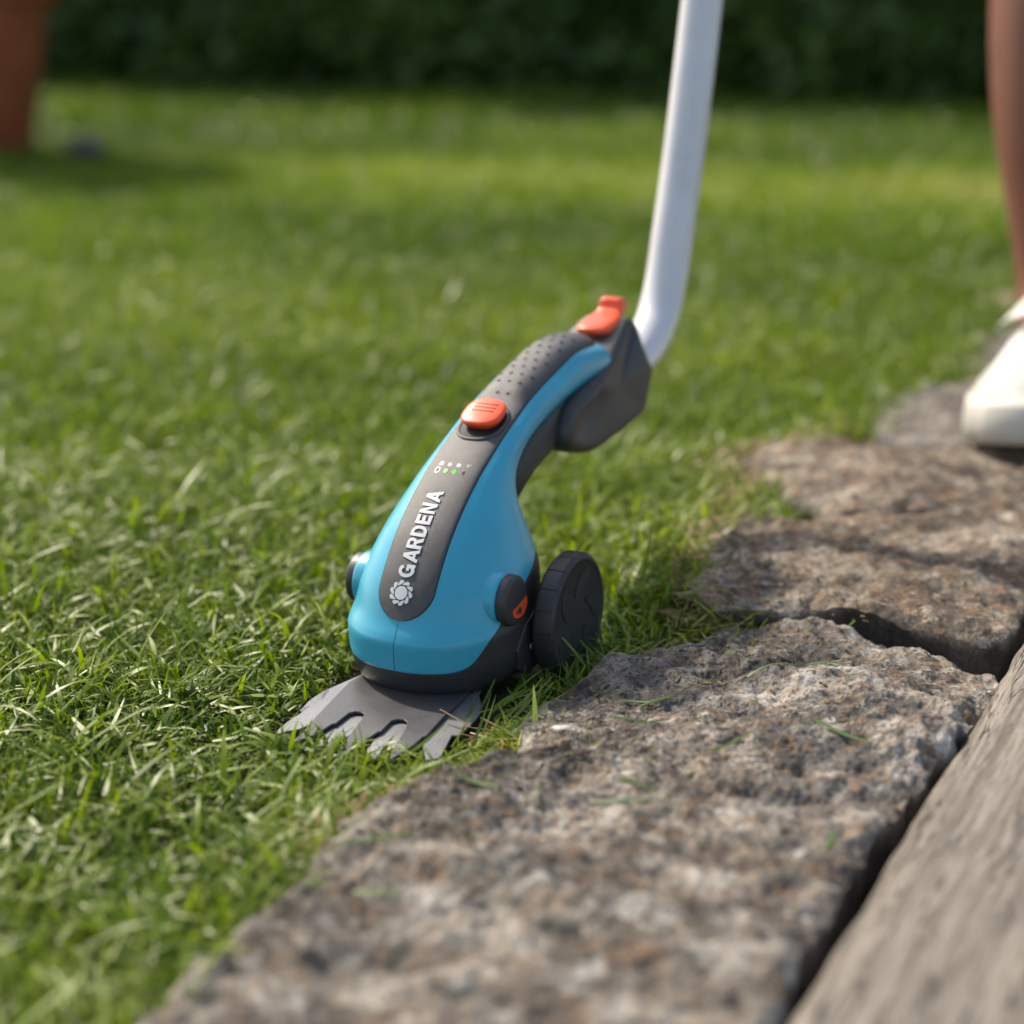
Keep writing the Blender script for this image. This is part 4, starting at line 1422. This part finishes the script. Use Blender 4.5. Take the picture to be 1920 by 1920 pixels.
# ------------------------------------------------------------------ person: bare leg and pale canvas shoe on the stones
person = empty("person", (0.36, 1.34, 0.0))
tag(person, "person standing on the stones at the right edge, bare lower leg and pale canvas shoe", "person")
PO = Vector((0.36, 1.34, 0.0))


def skin_mesh(name, pts, edges, radii, mat, parent, sub=2):
    me = bpy.data.meshes.new(name)
    me.from_pydata(pts, edges, []); me.update()
    o = link(name, me, mat, parent, smooth=False)
    m = o.modifiers.new("skin", 'SKIN'); m.use_smooth_shade = True
    sv = me.skin_vertices[0].data
    for i, r in enumerate(radii): sv[i].radius = (r, r) if not isinstance(r, tuple) else r
    sv[0].use_root = True
    s = o.modifiers.new("subsurf", 'SUBSURF'); s.levels = sub; s.render_levels = sub
    return o


ax, ay = 0.034, 0.015          # ankle, relative to the person's base
pts = [(0.13, 0.06, 0.93), (0.06, 0.05, 0.84), (0.045, 0.035, 0.66), (0.037, 0.02, 0.50), (0.035, 0.012, 0.45), (0.030, 0.024, 0.40), (0.026, 0.034, 0.31), (0.024, 0.028, 0.20), (ax, ay + 0.005, 0.115), (ax, ay, 0.07), (ax - 0.012, ay - 0.05, 0.045), (ax - 0.035, ay - 0.13, 0.035),
       (0.20, 0.07, 0.84), (0.23, 0.08, 0.66), (0.245, 0.09, 0.50), (0.247, 0.085, 0.45), (0.25, 0.10, 0.40), (0.255, 0.115, 0.31), (0.26, 0.11, 0.20), (0.262, 0.095, 0.115), (0.262, 0.09, 0.07), (0.255, 0.04, 0.045), (0.245, -0.04, 0.035),
       (0.13, 0.06, 1.03)]
edges = [(i, i + 1) for i in range(0, 11)] + [(0, 12)] + [(i, i + 1) for i in range(12, 22)] + [(0, 23)]
rad = [0.12, 0.085, 0.072, 0.056, 0.052, 0.055, 0.062, 0.052, 0.038, 0.036, 0.033, 0.025, 0.085, 0.072, 0.056, 0.052, 0.053, 0.057, 0.046, 0.034, 0.034, 0.033, 0.025, 0.11]
skin_mesh("body", pts, edges, rad, M_skin, person)
spts = [(0.13, 0.06, 0.94), (0.062, 0.05, 0.86), (0.05, 0.04, 0.74), (0.047, 0.037, 0.66), (0.20, 0.07, 0.86), (0.225, 0.078, 0.74), (0.232, 0.08, 0.66), (0.13, 0.06, 1.06)]
skin_mesh("shorts", spts, [(0, 1), (1, 2), (2, 3), (0, 4), (4, 5), (5, 6), (0, 7)], [0.135, 0.105, 0.098, 0.10, 0.105, 0.098, 0.10, 0.125], M_shorts, person)


def shoe(toe, heel, zb):
    """toe, heel: ground points of the sole ends relative to the person's base"""
    toe = np.array(toe); heel = np.array(heel)
    L = np.linalg.norm(toe - heel); d = (toe - heel) / L; s = np.array([-d[1], d[0]])
    root = empty("shoe", (heel[0], heel[1], zb)); root.parent = person
    w = lambda u: np.interp(u, [0, 0.05, 0.2, 0.45, 0.62, 0.78, 0.9, 0.97, 1.0], [0.012, 0.029, 0.034, 0.035, 0.044, 0.052, 0.046, 0.027, 0.004])
    h = lambda u: np.interp(u, [0, 0.04, 0.12, 0.3, 0.42, 0.55, 0.7, 0.82, 0.92, 0.98, 1.0], [0.06, 0.088, 0.098, 0.090, 0.098, 0.085, 0.064, 0.052, 0.045, 0.032, 0.020])
    cx = lambda u: 0.006 * np.sin(u * 3.0)
    k = 40; a = np.linspace(0, np.pi, k)

    def band(u0, u1, zlo, grow, name, mat, top=None, n=60, parent=root, ca=2.4):
        rows = []
        for u in np.linspace(u0, u1, n):
            ww = w(u) + grow; hh = (h(u) if top is None else top(u)) + grow
            y = np.sign(np.cos(a)) * np.abs(np.cos(a)) ** (2 / ca) * ww
            z = zlo + np.abs(np.sin(a)) ** (2 / ca) * (hh - zlo)
            c = d * u * L
            q = c[None, :] + s[None, :] * (y + cx(u))[:, None]
            rows.append(np.stack([q[:, 0], q[:, 1], z], -1))
        P = np.concatenate(rows)
        o = quads_np(name, P, grid_faces(len(rows), k), mat, parent)
        return o
    band(0.0, 0.998, 0.012, 0.0, "upper", M_canvas)
    band(0.80, 1.0, 0.012, 0.0015, "toe_cap", M_cap, n=40)
    # sole: wall following the outline
    us = np.concatenate([np.linspace(0, 1, 60), np.linspace(1, 0, 60)]); sg = np.concatenate([np.ones(60), -np.ones(60)])
    rows = []
    for zz, g_ in ((0.0, -0.02), (0.0, -0.002), (0.002, 0.002), (0.010, 0.0035), (0.024, 0.003), (0.027, 0.001), (0.027, -0.006)):
        ww = np.maximum(w(us) + g_, 0.001)
        q = d[None] * ((us - 0.5) * (L + 2 * g_) + 0.5 * L)[:, None] + s[None] * (sg * ww + cx(us))[:, None]
        lift = 0.010 * np.clip((us - 0.8) / 0.2, 0, 1) ** 2
        rows.append(np.stack([q[:, 0], q[:, 1], zz + lift], -1))
    quads_np("sole", np.concatenate(rows), grid_faces(len(rows), 120, wrap=True), M_cap, root)
    # tongue and laces across the instep
    band(0.42, 0.64, 0.06, 0.0015, "tongue", M_canvas, n=20, ca=1.8)
    for i in range(5):
        u = 0.46 + i * 0.06
        pl = []
        for y in np.linspace(-0.022, 0.022, 9):
            pl.append((*(d * (u + 0.02 * y / 0.022) * L + s * y), h(u) + 0.006 - (y / 0.022) ** 2 * 0.007))
        bm = bmesh.new()
        prev = None
        for p in pl:
            ring = [bm.verts.new(Vector(p) + Vector((d[0], d[1], 0)) * 0.0035 * math.cos(j * math.pi / 3) + Vector((0, 0, 0.002 * math.sin(j * math.pi / 3)))) for j in range(6)]
            if prev:
                for j in range(6): bm.faces.new((prev[j], prev[(j + 1) % 6], ring[(j + 1) % 6], ring[j]))
            prev = ring
        me = bpy.data.meshes.new("lace"); bm.to_mesh(me); bm.free()
        link("lace", me, M_lace, root)
    return root


shoe((0.311 - 0.36, 1.108 - 1.34), (0.420 - 0.36, 1.388 - 1.34), 0.0235)
shoe((0.60 - 0.36, 1.24 - 1.34), (0.63 - 0.36, 1.49 - 1.34), 0.0235)

# ------------------------------------------------------------------ cut grass blades lying on the front slab
def slab_z(x, y):
    best = None
    for o, tree in STONE_TREES:
        loc, nrm, idx, d = tree.ray_cast(Vector((x, y, 0.07)) - o.location, Vector((0, 0, -1)), 0.12)
        if loc is not None and (best is None or loc.z > best): best = loc.z
    return best if best is not None else 0.02


from mathutils.bvhtree import BVHTree
STONE_TREES = [(o, BVHTree.FromPolygons([v.co[:] for v in o.data.vertices], [p.vertices[:] for p in o.data.polygons])) for o in stone_objs[:2]]


def clipping(x, y, L, az, bend, wd, tint, label):
    n = 9; P = []; al = []
    a = az - bend / 2
    cx, cy = x - math.cos(az) * L / 2, y - math.sin(az) * L / 2
    pos = []
    for j in range(n):
        pos.append((cx, cy, a)); cx += math.cos(a) * L / (n - 1); cy += math.sin(a) * L / (n - 1); a += bend / (n - 1)
    zs = np.array([slab_z(p[0], p[1]) for p in pos])
    lin = np.polyval(np.polyfit(np.arange(n), zs, 2), np.arange(n))
    lin += max(0, (zs - lin).max()) + 0.0006
    for j, (px, py, aa) in enumerate(pos):
        f = j / (n - 1); w = wd * 0.5 * (1 - 0.8 * abs(f - 0.35) ** 2 * 2)
        sx, sy = -math.sin(aa) * w, math.cos(aa) * w
        P += [(px - sx, py - sy, lin[j]), (px, py, lin[j] + wd * 0.25), (px + sx, py + sy, lin[j] + 0.0002)]
        al += [f] * 3
    P = np.array(P); o0 = np.array([x, y, lin[n // 2]])
    F = grid_faces(n, 3)
    o = quads_np("grass_clipping", P - o0, F, M_wrack, attrs={"tint": [tint] * len(P), "along": al})
    o.location = o0
    tag(o, label, "cut grass", "cut grass blades on the front stone slab")


_F, _P = 3600.0, R(16)
def gp(px, py, z=0.022):          # where a line of sight meets height z: used once, to find places on the slab
    r = Vector(((px - 960) / _F, (960 - py) / _F * math.sin(_P) + math.cos(_P), (960 - py) / _F * math.cos(_P) - math.sin(_P)))
    k = (z - CAM_H) / r.z
    return r.x * k, r.y * k


CL = [
    (gp(1195, 1289), 0.013, R(-20), -0.3, 0.0014, 0.5, "thin cut blade forming the left arm of a bent pair near the wheel"),
    (gp(1232, 1290), 0.018, R(30), 0.3, 0.0015, 0.4, "thin curved cut blade forming the right arm of a bent pair near the wheel"),
    (gp(1178, 1330), 0.016, R(12), 0.5, 0.0019, 0.45, "short thick cut grass blade lying left on the slab near its pale flake"),
    (gp(1226, 1338), 0.011, R(25), -0.4, 0.0014, 0.3, "tiny dark green clipping just right of the short thick blade"),
    (gp(1582, 1378), 0.026, R(-38), 0.35, 0.0020, 0.6, "long single bright cut blade in the middle of the slab"),
    (gp(1362, 1392), 0.024, R(42), 0.5, 0.0014, 0.3, "dark thin curved blade left of the long bright blade"),
    (gp(1448, 1261), 0.022, R(10), -0.4, 0.0013, 0.35, "thin dark blade near the rear edge of the slab, left of two"),
    (gp(1552, 1264), 0.016, R(-8), -0.2, 0.0013, 0.4, "thin dark blade near the rear edge of the slab, right of two"),
    (gp(1320, 1342), 0.008, R(110), 0.2, 0.0013, 0.4, "very short clipping standing between the hollow and the hump"),
    (gp(1180, 1488), 0.028, R(-8), 0.5, 0.0018, 0.3, "out of focus curved cut blade on the near half of the slab"),
    (gp(1196, 1458), 0.016, R(-30), 0.2, 0.0016, 0.4, "blurred short cut blade above the curved near one"),
    (gp(1556, 1565), 0.014, R(70), 0.1, 0.0020, 0.6, "upright blurred green clipping at the lower right of the slab"),
    (gp(890, 1468), 0.020, R(150), 0.4, 0.0022, 0.7, "blurred pale green blade on the left nose of the slab"),
    (gp(700, 1575), 0.030, R(25), 0.3, 0.0020, 0.4, "blurred faint green blade at the lower left of the slab"),
]
for (xy, L, az, bd, wd, ti, lb) in CL:
    clipping(xy[0], xy[1], L, az, bd, wd, ti, lb)
fx, fy = gp(1055, 1352)
pebble("stone_flake", (fx, fy, slab_z(fx, fy) + 0.0002), 0.0038, (1.25, 0.8, 0.35), 1.2, M_flake, "small pale flat flake lying on the slab beside the blades", "flake")

# tiny crumbs of thatch, soil and leaf scattered along the slab edges
def crumbs(n):
    yy = rng.uniform(0.60, 0.97, n); off = np.abs(rng.normal(0, 0.030, n)) + 0.002
    wide = rng.uniform(0, 1, n) < 0.25
    xx = border_x(yy) + np.where(wide, rng.uniform(0, 0.13, n), off)
    V, Q, t, al = [], [], [], []
    for i in range(n):
        x, y = float(xx[i]), float(yy[i])
        if x > plank_edge(y) - 0.02: continue
        z = slab_z(x, y)
        if z < 0.015: continue
        Lc = float(rng.uniform(0.0008, 0.0042)); a = float(rng.uniform(0, 6.28)); w = float(rng.uniform(0.0003, 0.0007))
        z2 = slab_z(x + math.cos(a) * Lc, y + math.sin(a) * Lc)
        if abs(z2 - z) > 0.003: z2 = z
        dx, dy = math.cos(a) * Lc, math.sin(a) * Lc; sx, sy = -math.sin(a) * w, math.cos(a) * w
        b = len(V)
        V += [(x - sx, y - sy, z + 0.0001), (x + sx, y + sy, z + 0.0001), (x + dx + sx, y + dy + sy, z2 + 0.0001), (x + dx - sx, y + dy - sy, z2 + 0.0001),
              (x + dx * 0.1, y + dy * 0.1, z + 0.0008), (x + dx * 0.9, y + dy * 0.9, z2 + 0.0007)]
        Q += [(b, b + 4, b + 5, b + 3), (b + 1, b + 2, b + 5, b + 4)]
        t += [float(rng.uniform(0, 1))] * 6; al += [0.5] * 6
    return V, Q, t, al


V_, Q_, t_, a_ = crumbs(900)
M_crumb = grass_mat("crumbs", [(0, (0.03, 0.02, 0.012)), (0.4, (0.10, 0.07, 0.03)), (0.8, (0.16, 0.12, 0.06)), (1, (0.10, 0.14, 0.02))], 0.1, 0.8)
tag(quads_np("debris", V_, Q_, M_crumb, attrs={"tint": t_, "along": a_}), "tiny crumbs of straw, soil and leaf scattered on the slab edges", "debris", kind='stuff')
